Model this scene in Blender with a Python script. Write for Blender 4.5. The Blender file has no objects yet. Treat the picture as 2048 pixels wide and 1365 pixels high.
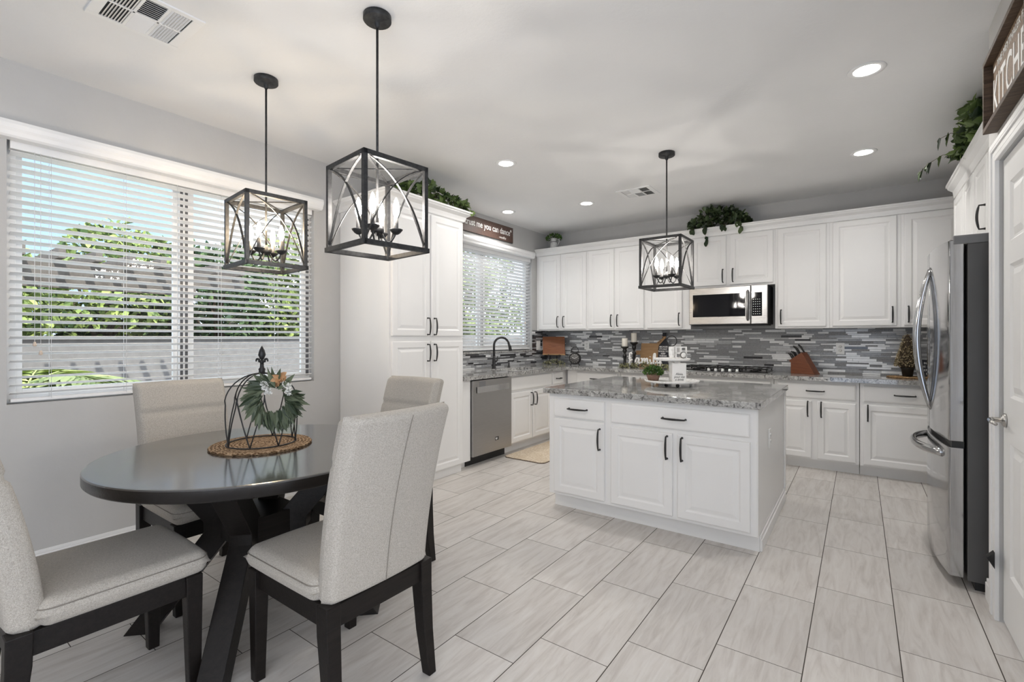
import bpy, math, random
from mathutils import Vector, Matrix

# ------------------------------------------------------------------ camera, world, sun, exposure
SC = bpy.context.scene
COL = SC.collection
cam_d = bpy.data.cameras.new('camera')
cam_d.sensor_width = 36.0
cam_d.lens = 36.0 * 958.8 / 2048.0
cam_d.shift_y = -6.85 / 2048.0
cam_d.clip_start = 0.05
cam_d.clip_end = 200
cam = bpy.data.objects.new('camera', cam_d)
COL.objects.link(cam)
cam.location = (3.764, -6.109, 1.293)
cam.rotation_euler = (math.radians(90), 0, math.radians(35.938))
SC.camera = cam
SC.view_settings.view_transform = 'Standard'
SC.view_settings.look = 'None'
SC.view_settings.gamma = 1.0
SC.view_settings.use_curve_mapping = False
SC.view_settings.exposure = 0.8
SC.cycles.max_bounces = 10
SC.cycles.diffuse_bounces = 6
SC.cycles.glossy_bounces = 5
SC.cycles.transparent_max_bounces = 24
SC.cycles.sample_clamp_indirect = 6.0
SC.cycles.use_denoising = True

world = bpy.data.worlds.new('world')
SC.world = world
world.use_nodes = True
wn = world.node_tree
wn.nodes.clear()
w_out = wn.nodes.new('ShaderNodeOutputWorld')
w_bg = wn.nodes.new('ShaderNodeBackground')
w_tc = wn.nodes.new('ShaderNodeTexCoord')
w_ns = wn.nodes.new('ShaderNodeTexNoise')
w_ns.inputs['Scale'].default_value = 2.2
w_ns.inputs['Detail'].default_value = 6
w_rp = wn.nodes.new('ShaderNodeValToRGB')
w_rp.color_ramp.elements[0].position = 0.40
w_rp.color_ramp.elements[0].color = (0.50, 0.67, 0.96, 1)
w_rp.color_ramp.elements[1].position = 0.56
w_rp.color_ramp.elements[1].color = (0.97, 0.98, 1.0, 1)
wn.links.new(w_tc.outputs['Generated'], w_ns.inputs['Vector'])
wn.links.new(w_ns.outputs['Fac'], w_rp.inputs['Fac'])
w_dot = wn.nodes.new('ShaderNodeVectorMath')          # a patch of clear, dimmer blue sky over the garden
w_dot.operation = 'DOT_PRODUCT'
w_dot.inputs[1].default_value = Vector((-1.368, 0.10, 0.42)).normalized()
wn.links.new(w_tc.outputs['Generated'], w_dot.inputs[0])
w_mr = wn.nodes.new('ShaderNodeMapRange')
w_mr.interpolation_type = 'SMOOTHSTEP'
w_mr.inputs['From Min'].default_value = 0.90
w_mr.inputs['From Max'].default_value = 0.97
wn.links.new(w_dot.outputs['Value'], w_mr.inputs['Value'])
w_mx = wn.nodes.new('ShaderNodeMix')
w_mx.data_type = 'RGBA'
w_mx.inputs[7].default_value = (0.25, 0.345, 0.49, 1)
wn.links.new(w_mr.outputs['Result'], w_mx.inputs[0])
wn.links.new(w_rp.outputs['Color'], w_mx.inputs[6])
wn.links.new(w_mx.outputs[2], w_bg.inputs['Color'])
w_bg.inputs['Strength'].default_value = 1.8
wn.links.new(w_bg.outputs['Background'], w_out.inputs['Surface'])

sun_d = bpy.data.lights.new('sun', 'SUN')
sun_d.energy = 4.0
sun_d.angle = math.radians(1.0)
sun_d.color = (1.0, 0.95, 0.86)
sun = bpy.data.objects.new('sun', sun_d)
COL.objects.link(sun)
sun.rotation_euler = Vector((-0.62, 0.26, -0.74)).to_track_quat('-Z', 'Y').to_euler()

H = 2.813          # ceiling height
CAN_W = 28.0       # recessed downlight power
BULB_E = 100.0      # candle bulb emission

# ------------------------------------------------------------------ materials
MATS = {}


def mat(name, color=(0.8, 0.8, 0.8), rough=0.5, metal=0.0, spec=0.5, emit=None, es=0.0, ior=1.45, coat=0.0):
    m = bpy.data.materials.new(name)
    m.use_nodes = True
    b = m.node_tree.nodes['Principled BSDF']
    b.inputs['Base Color'].default_value = (*color, 1)
    b.inputs['Roughness'].default_value = rough
    b.inputs['Metallic'].default_value = metal
    b.inputs['IOR'].default_value = ior
    b.inputs['Specular IOR Level'].default_value = spec
    b.inputs['Coat Weight'].default_value = coat
    if emit:
        b.inputs['Emission Color'].default_value = (*emit, 1)
        b.inputs['Emission Strength'].default_value = es
    MATS[name] = m
    return m


def N(m, t):
    return m.node_tree.nodes.new(t)


def L(m, a, b):
    m.node_tree.links.new(a, b)


def bsdf(m):
    return m.node_tree.nodes['Principled BSDF']


def ramp(m, stops):
    r = N(m, 'ShaderNodeValToRGB')
    e = r.color_ramp.elements
    while len(e) < len(stops):
        e.new(0.5)
    for k, (p, c) in enumerate(stops):
        e[k].position = p
        e[k].color = (*c, 1)
    return r


def coords(m, scale=(1, 1, 1), kind='Object'):
    tc = N(m, 'ShaderNodeTexCoord')
    mp = N(m, 'ShaderNodeMapping')
    mp.inputs['Scale'].default_value = scale
    L(m, tc.outputs[kind], mp.inputs['Vector'])
    return mp.outputs['Vector']


def noise(m, vec, scale, detail=4, rough=0.55, dist=0.0):
    n = N(m, 'ShaderNodeTexNoise')
    n.inputs['Scale'].default_value = scale
    n.inputs['Detail'].default_value = detail
    n.inputs['Roughness'].default_value = rough
    n.inputs['Distortion'].default_value = dist
    L(m, vec, n.inputs['Vector'])
    return n.outputs['Fac']


def bump(m, fac, strength, dist=0.01):
    b = N(m, 'ShaderNodeBump')
    b.inputs['Strength'].default_value = strength
    b.inputs['Distance'].default_value = dist
    L(m, fac, b.inputs['Height'])
    L(m, b.outputs['Normal'], bsdf(m).inputs['Normal'])


def mottled(name, c1, c2, scale, rough=0.6, bscale=None, bstr=0.0, bdist=0.01, sc=(1, 1, 1), detail=4, lo=0.3, hi=0.7, **k):
    m = mat(name, c1, rough, **k)
    v = coords(m, sc)
    f = noise(m, v, scale, detail)
    r = ramp(m, [(lo, c1), (hi, c2)])
    L(m, f, r.inputs['Fac'])
    L(m, r.outputs['Color'], bsdf(m).inputs['Base Color'])
    if bstr:
        bump(m, noise(m, v, bscale or scale, 3), bstr, bdist)
    return m


mottled('wall_paint', (0.49, 0.485, 0.475), (0.52, 0.515, 0.505), 3.0, 0.75, 55, 0.25, 0.004)
mottled('ceiling_paint', (0.79, 0.79, 0.79), (0.82, 0.82, 0.815), 2.0, 0.85, 45, 0.25, 0.004)
mottled('cabinet_white', (0.80, 0.795, 0.785), (0.83, 0.825, 0.815), 2.0, 0.33)
mottled('trim_white', (0.80, 0.80, 0.795), (0.84, 0.84, 0.835), 3.0, 0.38)
mottled('blind_white', (0.82, 0.82, 0.82), (0.86, 0.86, 0.855), 6.0, 0.45)
mottled('black_metal', (0.012, 0.012, 0.013), (0.022, 0.021, 0.021), 30, 0.42)
mottled('iron_gray', (0.018, 0.018, 0.019), (0.05, 0.05, 0.05), 60, 0.5, metal=0.25)
mottled('sleeve_gray', (0.10, 0.095, 0.09), (0.16, 0.155, 0.15), 60, 0.5)
mottled('white_plastic', (0.80, 0.80, 0.79), (0.84, 0.84, 0.83), 8, 0.35)
mottled('slot_dark', (0.02, 0.02, 0.02), (0.03, 0.03, 0.03), 8, 0.5)
mottled('paint_white_worn', (0.62, 0.61, 0.58), (0.86, 0.85, 0.83), 40, 0.6, lo=0.25, hi=0.5)
mottled('paper_white', (0.83, 0.82, 0.80), (0.86, 0.85, 0.83), 20, 0.6)
mottled('wax', (0.70, 0.66, 0.58), (0.76, 0.72, 0.64), 20, 0.45)
mottled('candle_stand_black', (0.010, 0.010, 0.010), (0.025, 0.024, 0.022), 30, 0.35)
mottled('chalk_black', (0.014, 0.015, 0.022), (0.022, 0.022, 0.03), 20, 0.6)
mottled('rubber_black', (0.01, 0.01, 0.01), (0.016, 0.016, 0.016), 20, 0.6)
mottled('terracotta', (0.20, 0.12, 0.085), (0.28, 0.17, 0.125), 40, 0.8)
mottled('galvanized', (0.62, 0.61, 0.59), (0.80, 0.79, 0.77), 30, 0.5)
mottled('appliance_gray', (0.10, 0.098, 0.096), (0.11, 0.108, 0.106), 5, 0.5)
mottled('hinge_gray', (0.16, 0.16, 0.165), (0.2, 0.2, 0.2), 5, 0.45)
mottled('gasket', (0.02, 0.02, 0.02), (0.03, 0.03, 0.03), 5, 0.6)
mottled('red_wood', (0.13, 0.038, 0.016), (0.19, 0.062, 0.026), 9, 0.35, sc=(1, 8, 8))
mottled('board_wood', (0.17, 0.055, 0.022), (0.28, 0.105, 0.042), 10, 0.45, sc=(1, 14, 14))
mottled('tan_wood', (0.34, 0.19, 0.085), (0.44, 0.27, 0.13), 8, 0.5, sc=(1, 10, 10))
mottled('pale_wood', (0.62, 0.50, 0.40), (0.72, 0.60, 0.50), 20, 0.6)
mottled('chrome', (0.72, 0.72, 0.73), (0.8, 0.8, 0.8), 5, 0.12, metal=1.0)
mottled('nickel', (0.46, 0.45, 0.43), (0.54, 0.53, 0.51), 5, 0.25, metal=1.0)
mottled('glass_black', (0.006, 0.006, 0.008), (0.008, 0.008, 0.010), 3, 0.05)
mottled('burner_black', (0.008, 0.008, 0.008), (0.014, 0.014, 0.014), 30, 0.25)
mottled('soil', (0.03, 0.02, 0.012), (0.05, 0.035, 0.02), 60, 0.9)
mottled('vinyl_dark', (0.10, 0.10, 0.105), (0.13, 0.13, 0.135), 5, 0.4)


def fabric(name, a, b_):
    m = mat(name, a, 0.92, spec=0.2)
    v = coords(m, (1, 1, 1))
    f1 = noise(m, v, 620, 2)
    f2 = noise(m, v, 210, 3)
    mx = N(m, 'ShaderNodeMath')
    mx.operation = 'MULTIPLY_ADD'
    L(m, f1, mx.inputs[0])
    mx.inputs[1].default_value = 0.7
    m2 = N(m, 'ShaderNodeMath')
    m2.operation = 'MULTIPLY'
    L(m, f2, m2.inputs[0])
    m2.inputs[1].default_value = 0.3
    L(m, m2.outputs[0], mx.inputs[2])
    r = ramp(m, [(0.36, a), (0.64, b_)])
    L(m, mx.outputs[0], r.inputs['Fac'])
    L(m, r.outputs['Color'], bsdf(m).inputs['Base Color'])
    bump(m, f1, 0.5, 0.002)
    bsdf(m).inputs['Sheen Weight'].default_value = 0.15
    return m


mottled('linen_piping', (0.20, 0.18, 0.155), (0.26, 0.235, 0.205), 60, 0.9)
fabric('linen', (0.31, 0.28, 0.243), (0.575, 0.54, 0.485))


def steel(name, base, rough, sc):
    m = mat(name, base, rough, metal=1.0)
    v = coords(m, sc)
    f = noise(m, v, 40, 3)
    r = ramp(m, [(0.3, tuple(c * 0.9 for c in base)), (0.7, base)])
    L(m, f, r.inputs['Fac'])
    L(m, r.outputs['Color'], bsdf(m).inputs['Base Color'])
    rr = ramp(m, [(0.3, (rough * 0.85,) * 3), (0.7, (rough * 1.2,) * 3)])
    L(m, f, rr.inputs['Fac'])
    L(m, rr.outputs['Color'], bsdf(m).inputs['Roughness'])
    return m


steel('steel', (0.50, 0.50, 0.505), 0.11, (8, 8, 0.2))
steel('steel_soft', (0.46, 0.455, 0.45), 0.30, (0.2, 8, 8))
steel('steel_brushed', (0.42, 0.415, 0.41), 0.33, (0.2, 8, 8))
steel('steel_side', (0.50, 0.50, 0.51), 0.3, (8, 8, 0.2))


def dark_wood(name, base, light, rough, rot=False):
    m = mat(name, base, rough)
    v = coords(m, (1.2, 14, 14) if rot else (14, 1.2, 14))
    f = noise(m, v, 6, 6, 0.65, 0.6)
    r = ramp(m, [(0.35, base), (0.7, light)])
    L(m, f, r.inputs['Fac'])
    L(m, r.outputs['Color'], bsdf(m).inputs['Base Color'])
    bump(m, f, 0.25, 0.003)
    return m


dark_wood('espresso', (0.007, 0.0055, 0.005), (0.014, 0.011, 0.0095), 0.42)
bsdf(MATS['espresso']).inputs['Specular IOR Level'].default_value = 0.3
dark_wood('espresso_gloss', (0.007, 0.006, 0.006), (0.013, 0.011, 0.010), 0.25)
dark_wood('table_top', (0.012, 0.011, 0.011), (0.030, 0.028, 0.028), 0.24)
bsdf(MATS['table_top']).inputs['Coat Weight'].default_value = 1.0
bsdf(MATS['table_top']).inputs['Coat Roughness'].default_value = 0.13
bsdf(MATS['table_top']).inputs['Coat IOR'].default_value = 1.9
dark_wood('frame_brown', (0.042, 0.025, 0.015), (0.14, 0.092, 0.058), 0.55)
dark_wood('sign_brown', (0.16, 0.10, 0.06), (0.30, 0.21, 0.14), 0.6)
dark_wood('sign_plum', (0.065, 0.036, 0.028), (0.14, 0.085, 0.068), 0.45)


def granite():
    m = mat('granite', (0.3, 0.3, 0.3), 0.06, spec=0.6, ior=1.55)
    v = coords(m, (1, 1.6, 1))
    f1 = noise(m, v, 7, 8, 0.7, 1.2)
    f2 = noise(m, v, 55, 6, 0.75, 0.5)
    f3 = noise(m, v, 16, 8, 0.75, 2.5)
    r1 = ramp(m, [(0.28, (0.24, 0.235, 0.225)), (0.5, (0.46, 0.455, 0.44)), (0.72, (0.64, 0.635, 0.62))])
    L(m, f1, r1.inputs['Fac'])
    r2 = ramp(m, [(0.36, (0.25, 0.25, 0.25)), (0.55, (1, 1, 1))])
    L(m, f2, r2.inputs['Fac'])
    r3 = ramp(m, [(0.40, (0.07, 0.07, 0.07)), (0.49, (1, 1, 1))])
    L(m, f3, r3.inputs['Fac'])
    x = N(m, 'ShaderNodeMix')
    x.data_type = 'RGBA'
    x.blend_type = 'MULTIPLY'
    x.inputs[0].default_value = 0.7
    L(m, r1.outputs['Color'], x.inputs[6])
    L(m, r2.outputs['Color'], x.inputs[7])
    y = N(m, 'ShaderNodeMix')
    y.data_type = 'RGBA'
    y.blend_type = 'MULTIPLY'
    y.inputs[0].default_value = 0.85
    L(m, x.outputs[2], y.inputs[6])
    L(m, r3.outputs['Color'], y.inputs[7])
    L(m, y.outputs[2], bsdf(m).inputs['Base Color'])


granite()


def math_node(m, op, a, b_=None, c=None):
    n = N(m, 'ShaderNodeMath')
    n.operation = op
    for k, v in enumerate((a, b_, c)):
        if v is None:
            continue
        if isinstance(v, (int, float)):
            n.inputs[k].default_value = v
        else:
            L(m, v, n.inputs[k])
    return n.outputs[0]


def floor_tiles():
    m = mat('floor_tile', (0.4, 0.38, 0.36), 0.36, spec=0.45)
    geo = N(m, 'ShaderNodeNewGeometry')
    sp = N(m, 'ShaderNodeSeparateXYZ')
    L(m, geo.outputs['Position'], sp.inputs[0])
    W, LN = 0.3112, 0.6035
    cx = math_node(m, 'DIVIDE', math_node(m, 'SUBTRACT', sp.outputs['X'], 3.275), W)
    ci = math_node(m, 'FLOOR', cx)
    cf = math_node(m, 'FRACT', cx)
    yy = math_node(m, 'DIVIDE', math_node(m, 'SUBTRACT', math_node(m, 'ADD', sp.outputs['Y'], 3.362),
                                          math_node(m, 'MULTIPLY', ci, 0.2005)), LN)
    ri = math_node(m, 'FLOOR', yy)
    rf = math_node(m, 'FRACT', yy)
    gx = math_node(m, 'LESS_THAN', math_node(m, 'ABSOLUTE', math_node(m, 'SUBTRACT', cf, 0.5)), 0.5 - 0.0062)
    gy = math_node(m, 'LESS_THAN', math_node(m, 'ABSOLUTE', math_node(m, 'SUBTRACT', rf, 0.5)), 0.5 - 0.0026)
    tile = math_node(m, 'MULTIPLY', gx, gy)
    cb = N(m, 'ShaderNodeCombineXYZ')
    L(m, ci, cb.inputs[0])
    L(m, ri, cb.inputs[1])
    wnn = N(m, 'ShaderNodeTexWhiteNoise')
    wnn.noise_dimensions = '3D'
    L(m, cb.outputs[0], wnn.inputs['Vector'])
    off = N(m, 'ShaderNodeVectorMath')
    off.operation = 'MULTIPLY_ADD'
    L(m, wnn.outputs['Color'], off.inputs[0])
    off.inputs[1].default_value = (7, 7, 7)
    L(m, geo.outputs['Position'], off.inputs[2])
    mp = N(m, 'ShaderNodeMapping')
    mp.inputs['Scale'].default_value = (9, 1.1, 1)
    L(m, off.outputs[0], mp.inputs['Vector'])
    f = noise(m, mp.outputs['Vector'], 3.0, 7, 0.62, 0.8)
    r = ramp(m, [(0.28, (0.49, 0.455, 0.425)), (0.5, (0.61, 0.58, 0.55)), (0.75, (0.69, 0.67, 0.645))])
    L(m, f, r.inputs['Fac'])
    hsv = N(m, 'ShaderNodeHueSaturation')
    L(m, r.outputs['Color'], hsv.inputs['Color'])
    L(m, math_node(m, 'MULTIPLY_ADD', wnn.outputs['Value'], 0.14, 0.93), hsv.inputs['Value'])
    mx = N(m, 'ShaderNodeMix')
    mx.data_type = 'RGBA'
    L(m, tile, mx.inputs[0])
    mx.inputs[6].default_value = (0.055, 0.045, 0.036, 1)
    L(m, hsv.outputs['Color'], mx.inputs[7])
    L(m, mx.outputs[2], bsdf(m).inputs['Base Color'])
    rr = math_node(m, 'MULTIPLY_ADD', tile, -0.45, 0.85)
    L(m, rr, bsdf(m).inputs['Roughness'])
    bump(m, tile, 0.3, 0.003)


floor_tiles()

mottled('tile_white', (0.80, 0.805, 0.81), (0.90, 0.90, 0.90), 25, 0.10, spec=0.6)
mottled('tile_light', (0.46, 0.465, 0.475), (0.56, 0.565, 0.575), 40, 0.16, spec=0.6)
mottled('tile_mid', (0.26, 0.265, 0.275), (0.34, 0.345, 0.355), 60, 0.22, spec=0.6)
mottled('tile_stone', (0.17, 0.172, 0.178), (0.32, 0.32, 0.325), 150, 0.35, lo=0.35, hi=0.65)
mottled('tile_dark', (0.03, 0.03, 0.033), (0.055, 0.055, 0.058), 60, 0.14, spec=0.6)  # mostly used on the left wall, where it stands for dark reflections
mottled('grout', (0.30, 0.30, 0.30), (0.36, 0.36, 0.36), 80, 0.9)


def leafmat(name, c1, c2, rough=0.45):
    m = mat(name, c1, rough, spec=0.4)
    g = N(m, 'ShaderNodeNewGeometry')
    r = ramp(m, [(0.0, c1), (1.0, c2)])
    L(m, g.outputs['Random Per Island'], r.inputs['Fac'])
    L(m, r.outputs['Color'], bsdf(m).inputs['Base Color'])
    return m


leafmat('ivy_leaf', (0.010, 0.026, 0.010), (0.16, 0.23, 0.07))
leafmat('pothos_leaf', (0.010, 0.022, 0.011), (0.085, 0.12, 0.05), 0.3)
leafmat('boxwood_leaf', (0.018, 0.055, 0.012), (0.13, 0.24, 0.05))
leafmat('olive_leaf', (0.026, 0.042, 0.022), (0.16, 0.19, 0.12))
leafmat('dry_leaf', (0.07, 0.08, 0.035), (0.42, 0.40, 0.22))
leafmat('topiary_leaf', (0.10, 0.075, 0.03), (0.60, 0.50, 0.33))
leafmat('tree_leaf', (0.05, 0.10, 0.03), (0.36, 0.44, 0.13), 0.6)
leafmat('tree_leaf_dark', (0.02, 0.05, 0.022), (0.11, 0.17, 0.06), 0.6)
leafmat('palm_leaf', (0.16, 0.24, 0.05), (0.50, 0.55, 0.22), 0.5)
leafmat('white_flower', (0.62, 0.62, 0.58), (0.82, 0.82, 0.78), 0.7)
leafmat('ribbon_tan', (0.45, 0.24, 0.11), (0.55, 0.32, 0.17), 0.7)
mottled('stem', (0.06, 0.05, 0.02), (0.10, 0.085, 0.04), 40, 0.7)
mottled('bark', (0.06, 0.045, 0.03), (0.11, 0.085, 0.06), 20, 0.9)
mottled('block_wall', (0.17, 0.16, 0.155), (0.21, 0.20, 0.195), 8, 0.9)
mottled('patio', (0.20, 0.19, 0.175), (0.25, 0.24, 0.22), 4, 0.9)
mottled('pergola_wood', (0.10, 0.085, 0.075), (0.16, 0.14, 0.125), 8, 0.8)


def rope(name, c1, c2, scale=20, rings=True):
    m = mat(name, c1, 0.85, spec=0.2)
    v = coords(m)
    w = N(m, 'ShaderNodeTexWave')
    w.wave_type = 'RINGS' if rings else 'BANDS'
    w.rings_direction = 'Z'
    w.inputs['Scale'].default_value = scale
    w.inputs['Distortion'].default_value = 7.0
    w.inputs['Detail'].default_value = 3
    w.inputs['Detail Scale'].default_value = 3.5
    L(m, v, w.inputs['Vector'])
    r = ramp(m, [(0.15, tuple(c * 0.45 for c in c1)), (0.5, c1), (0.9, c2)])
    L(m, w.outputs['Fac'], r.inputs['Fac'])
    L(m, r.outputs['Color'], bsdf(m).inputs['Base Color'])
    bump(m, w.outputs['Fac'], 0.8, 0.006)


rope('woven_mat', (0.30, 0.18, 0.095), (0.50, 0.35, 0.22), 20)
rope('woven_charger', (0.42, 0.25, 0.12), (0.60, 0.41, 0.23), 22)


def rugmat():
    m = mat('rug', (0.5, 0.42, 0.3), 0.95, spec=0.1)
    v = coords(m)
    f = noise(m, v, 9, 4)
    w = N(m, 'ShaderNodeTexVoronoi')
    w.inputs['Scale'].default_value = 45
    L(m, v, w.inputs['Vector'])
    r = ramp(m, [(0.3, (0.74, 0.66, 0.55)), (0.7, (0.58, 0.48, 0.36))])
    L(m, math_node(m, 'MULTIPLY_ADD', w.outputs['Distance'], 0.7, math_node(m, 'MULTIPLY', f, 0.5)), r.inputs['Fac'])
    L(m, r.outputs['Color'], bsdf(m).inputs['Base Color'])
    bump(m, w.outputs['Distance'], 0.5, 0.004)


rugmat()


def pane():
    m = bpy.data.materials.new('window_glass')
    m.use_nodes = True
    nt = m.node_tree
    nt.nodes.clear()
    o = nt.nodes.new('ShaderNodeOutputMaterial')
    t = nt.nodes.new('ShaderNodeBsdfTransparent')
    t.inputs['Color'].default_value = (0.94, 0.96, 0.96, 1)
    g = nt.nodes.new('ShaderNodeBsdfGlossy')
    g.inputs['Roughness'].default_value = 0.02
    f = nt.nodes.new('ShaderNodeFresnel')
    f.inputs['IOR'].default_value = 1.45
    x = nt.nodes.new('ShaderNodeMixShader')
    gm = nt.nodes.new('ShaderNodeNewGeometry')
    sb_ = nt.nodes.new('ShaderNodeMath')
    sb_.operation = 'SUBTRACT'
    sb_.inputs[0].default_value = 1.0
    nt.links.new(gm.outputs['Backfacing'], sb_.inputs[1])
    mu = nt.nodes.new('ShaderNodeMath')
    mu.operation = 'MULTIPLY'
    nt.links.new(f.outputs[0], mu.inputs[0])
    nt.links.new(sb_.outputs[0], mu.inputs[1])
    nt.links.new(mu.outputs[0], x.inputs[0])
    nt.links.new(t.outputs[0], x.inputs[1])
    nt.links.new(g.outputs[0], x.inputs[2])
    nt.links.new(x.outputs[0], o.inputs['Surface'])
    MATS['window_glass'] = m


pane()
mat('can_lens', (1, 1, 1), 0.5, emit=(1.0, 0.97, 0.92), es=9.0)
mat('bulb', (1, 1, 1), 0.3, emit=(1.0, 0.94, 0.87), es=BULB_E)
mat('bulb_warm', (1, 1, 1), 0.3, emit=(1.0, 0.78, 0.52), es=BULB_E)
mat('led_dim', (0.1, 0.1, 0.1), 0.3, emit=(1.0, 0.9, 0.8), es=1.2)


# ------------------------------------------------------------------ mesh helpers
class B:
    def __init__(self):
        self.v, self.f, self.m, self.s = [], [], [], []

    def add(self, vs, fs, mi=0, smooth=False):
        o = len(self.v)
        self.v += [tuple(p) for p in vs]
        for q in fs:
            self.f.append(tuple(i + o for i in q))
            self.m.append(mi)
            self.s.append(smooth)
        return self

    def box(self, x0, x1, y0, y1, z0, z1, mi=0):
        vs = [(x, y, z) for z in (z0, z1) for y in (y0, y1) for x in (x0, x1)]
        return self.add(vs, [(0, 2, 3, 1), (4, 5, 7, 6), (0, 1, 5, 4), (2, 6, 7, 3), (0, 4, 6, 2), (1, 3, 7, 5)], mi)

    def obox(self, c, ax, ay, az, hx, hy, hz, mi=0):
        c, ax, ay, az = Vector(c), Vector(ax), Vector(ay), Vector(az)
        vs = [c + ax * (hx * sx) + ay * (hy * sy) + az * (hz * sz) for sz in (-1, 1) for sy in (-1, 1) for sx in (-1, 1)]
        return self.add(vs, [(0, 2, 3, 1), (4, 5, 7, 6), (0, 1, 5, 4), (2, 6, 7, 3), (0, 4, 6, 2), (1, 3, 7, 5)], mi)

    def bar(self, p, q, w, d, up=(0, 0, 1), mi=0):
        p, q = Vector(p), Vector(q)
        az = (q - p)
        h = az.length / 2
        az.normalize()
        u = Vector(up)
        if abs(az.dot(u)) > 0.98:
            u = Vector((1, 0, 0))
        ax = u.cross(az).normalized()
        ay = az.cross(ax).normalized()
        return self.obox((p + q) / 2, ax, ay, az, w / 2, d / 2, h, mi)

    def prism(self, poly, d0, d1, plane='XY', mi=0):
        def mp(a, b_, c):
            return {'XY': (a, b_, c), 'XZ': (a, c, b_), 'YZ': (c, a, b_)}[plane]
        n = len(poly)
        vs = [mp(a, b_, d0) for a, b_ in poly] + [mp(a, b_, d1) for a, b_ in poly]
        fs = [tuple(range(n - 1, -1, -1)), tuple(range(n, 2 * n))]
        fs += [(i, (i + 1) % n, n + (i + 1) % n, n + i) for i in range(n)]
        return self.add(vs, fs, mi)

    def lathe(self, prof, c=(0, 0, 0), seg=24, mi=0, smooth=True, axis='Z'):
        vs, fs = [], []
        for r, z in prof:
            for k in range(seg):
                a = 2 * math.pi * k / seg
                x, y = r * math.cos(a), r * math.sin(a)
                p = (x, y, z) if axis == 'Z' else ((x, z, y) if axis == 'Y' else (z, x, y))
                vs.append((c[0] + p[0], c[1] + p[1], c[2] + p[2]))
        n = len(prof)
        for i in range(n - 1):
            for k in range(seg):
                k2 = (k + 1) % seg
                fs.append((i * seg + k, i * seg + k2, (i + 1) * seg + k2, (i + 1) * seg + k))
        self.add(vs, fs, mi, smooth)
        o = len(self.v) - len(vs)
        for i, rev in ((0, True), (n - 1, False)):
            if prof[i][0] > 1e-5:
                q = [o + i * seg + k for k in range(seg)]
                self.f.append(tuple(reversed(q)) if rev else tuple(q))
                self.m.append(mi)
                self.s.append(False)
        return self

    def tube(self, pts, r, seg=8, mi=0, closed=False, flat=None, smooth=True):
        pts = [Vector(p) for p in pts]
        n = len(pts)
        rr = r if isinstance(r, (list, tuple)) else [r] * n
        vs, fs = [], []
        up = None
        for i, p in enumerate(pts):
            a = pts[(i - 1) % n] if (i > 0 or closed) else p
            b_ = pts[(i + 1) % n] if (i < n - 1 or closed) else p
            t = (b_ - a).normalized()
            if up is None:
                up = Vector((0, 0, 1)) if abs(t.z) < 0.9 else Vector((1, 0, 0))
            x = up.cross(t)
            if x.length < 1e-4:
                x = Vector((0, 1, 0)).cross(t)
            x.normalize()
            y = t.cross(x).normalized()
            up = y
            for k in range(seg):
                an = 2 * math.pi * k / seg + (math.pi / seg if seg == 4 else 0)
                vs.append(p + x * (rr[i] * math.cos(an)) + y * (rr[i] * math.sin(an) * (flat or 1)))
        m = n if closed else n - 1
        for i in range(m):
            j = (i + 1) % n
            for k in range(seg):
                k2 = (k + 1) % seg
                fs.append((i * seg + k, i * seg + k2, j * seg + k2, j * seg + k))
        if not closed:
            fs.append(tuple(range(seg - 1, -1, -1)))
            fs.append(tuple(range((n - 1) * seg, n * seg)))
        return self.add(vs, fs, mi, smooth and seg > 4)

    def strip(self, pts, wvec, th, nrm, mi=0):
        # flat strap following pts: width along wvec, thickness along per-point normal
        pts = [Vector(p) for p in pts]
        w = Vector(wvec)
        vs, fs = [], []
        for i, p in enumerate(pts):
            n_ = Vector(nrm(i)) if callable(nrm) else Vector(nrm)
            for a, b_ in ((-1, -1), (1, -1), (1, 1), (-1, 1)):
                vs.append(p + w * (a * 0.5) + n_ * (b_ * th * 0.5))
        for i in range(len(pts) - 1):
            for k in range(4):
                fs.append((i * 4 + k, i * 4 + (k + 1) % 4, i * 4 + 4 + (k + 1) % 4, i * 4 + 4 + k))
        e = (len(pts) - 1) * 4
        fs += [(3, 2, 1, 0), (e, e + 1, e + 2, e + 3)]
        return self.add(vs, fs, mi)

    def sphere(self, c, r, seg=12, rings=8, mi=0, sx=1, sy=1, sz=1):
        prof = [(max(1e-4, math.sin(math.pi * i / rings)) * r, -math.cos(math.pi * i / rings) * r) for i in range(rings + 1)]
        o = len(self.v)
        self.lathe(prof, (0, 0, 0), seg, mi)
        for i in range(o, len(self.v)):
            x, y, z = self.v[i]
            self.v[i] = (c[0] + x * sx, c[1] + y * sy, c[2] + z * sz)
        return self

    def xf(self, fn):
        self.v = [tuple(fn(Vector(p))) for p in self.v]
        return self

    def build(self, name, mats, parent=None, loc=None, rotz=0.0, bevel=0.0, seg=2, rot=None):
        me = bpy.data.meshes.new(name)
        me.from_pydata(self.v, [], self.f)
        ms = mats if isinstance(mats, (list, tuple)) else [mats]
        for q in ms:
            me.materials.append(MATS[q])
        me.polygons.foreach_set('material_index', self.m)
        me.polygons.foreach_set('use_smooth', self.s)
        me.update()
        o = bpy.data.objects.new(name, me)
        COL.objects.link(o)
        if parent:
            o.parent = parent
        if loc:
            o.location = loc
        if rotz:
            o.rotation_euler[2] = rotz
        if rot:
            o.rotation_euler = rot
        if bevel:
            bv = o.modifiers.new('bevel', 'BEVEL')
            bv.width = bevel
            bv.segments = seg
            bv.limit_method = 'ANGLE'
            bv.angle_limit = math.radians(40)
            bv.harden_normals = False
        return o


def thing(name, label, cat, loc=(0, 0, 0), rotz=0.0, group=None):
    o = bpy.data.objects.new(name, None)
    COL.objects.link(o)
    o.empty_display_size = 0.1
    o.location = loc
    o.rotation_euler = (0, 0, rotz)
    tag(o, label, cat, group)
    return o


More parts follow.
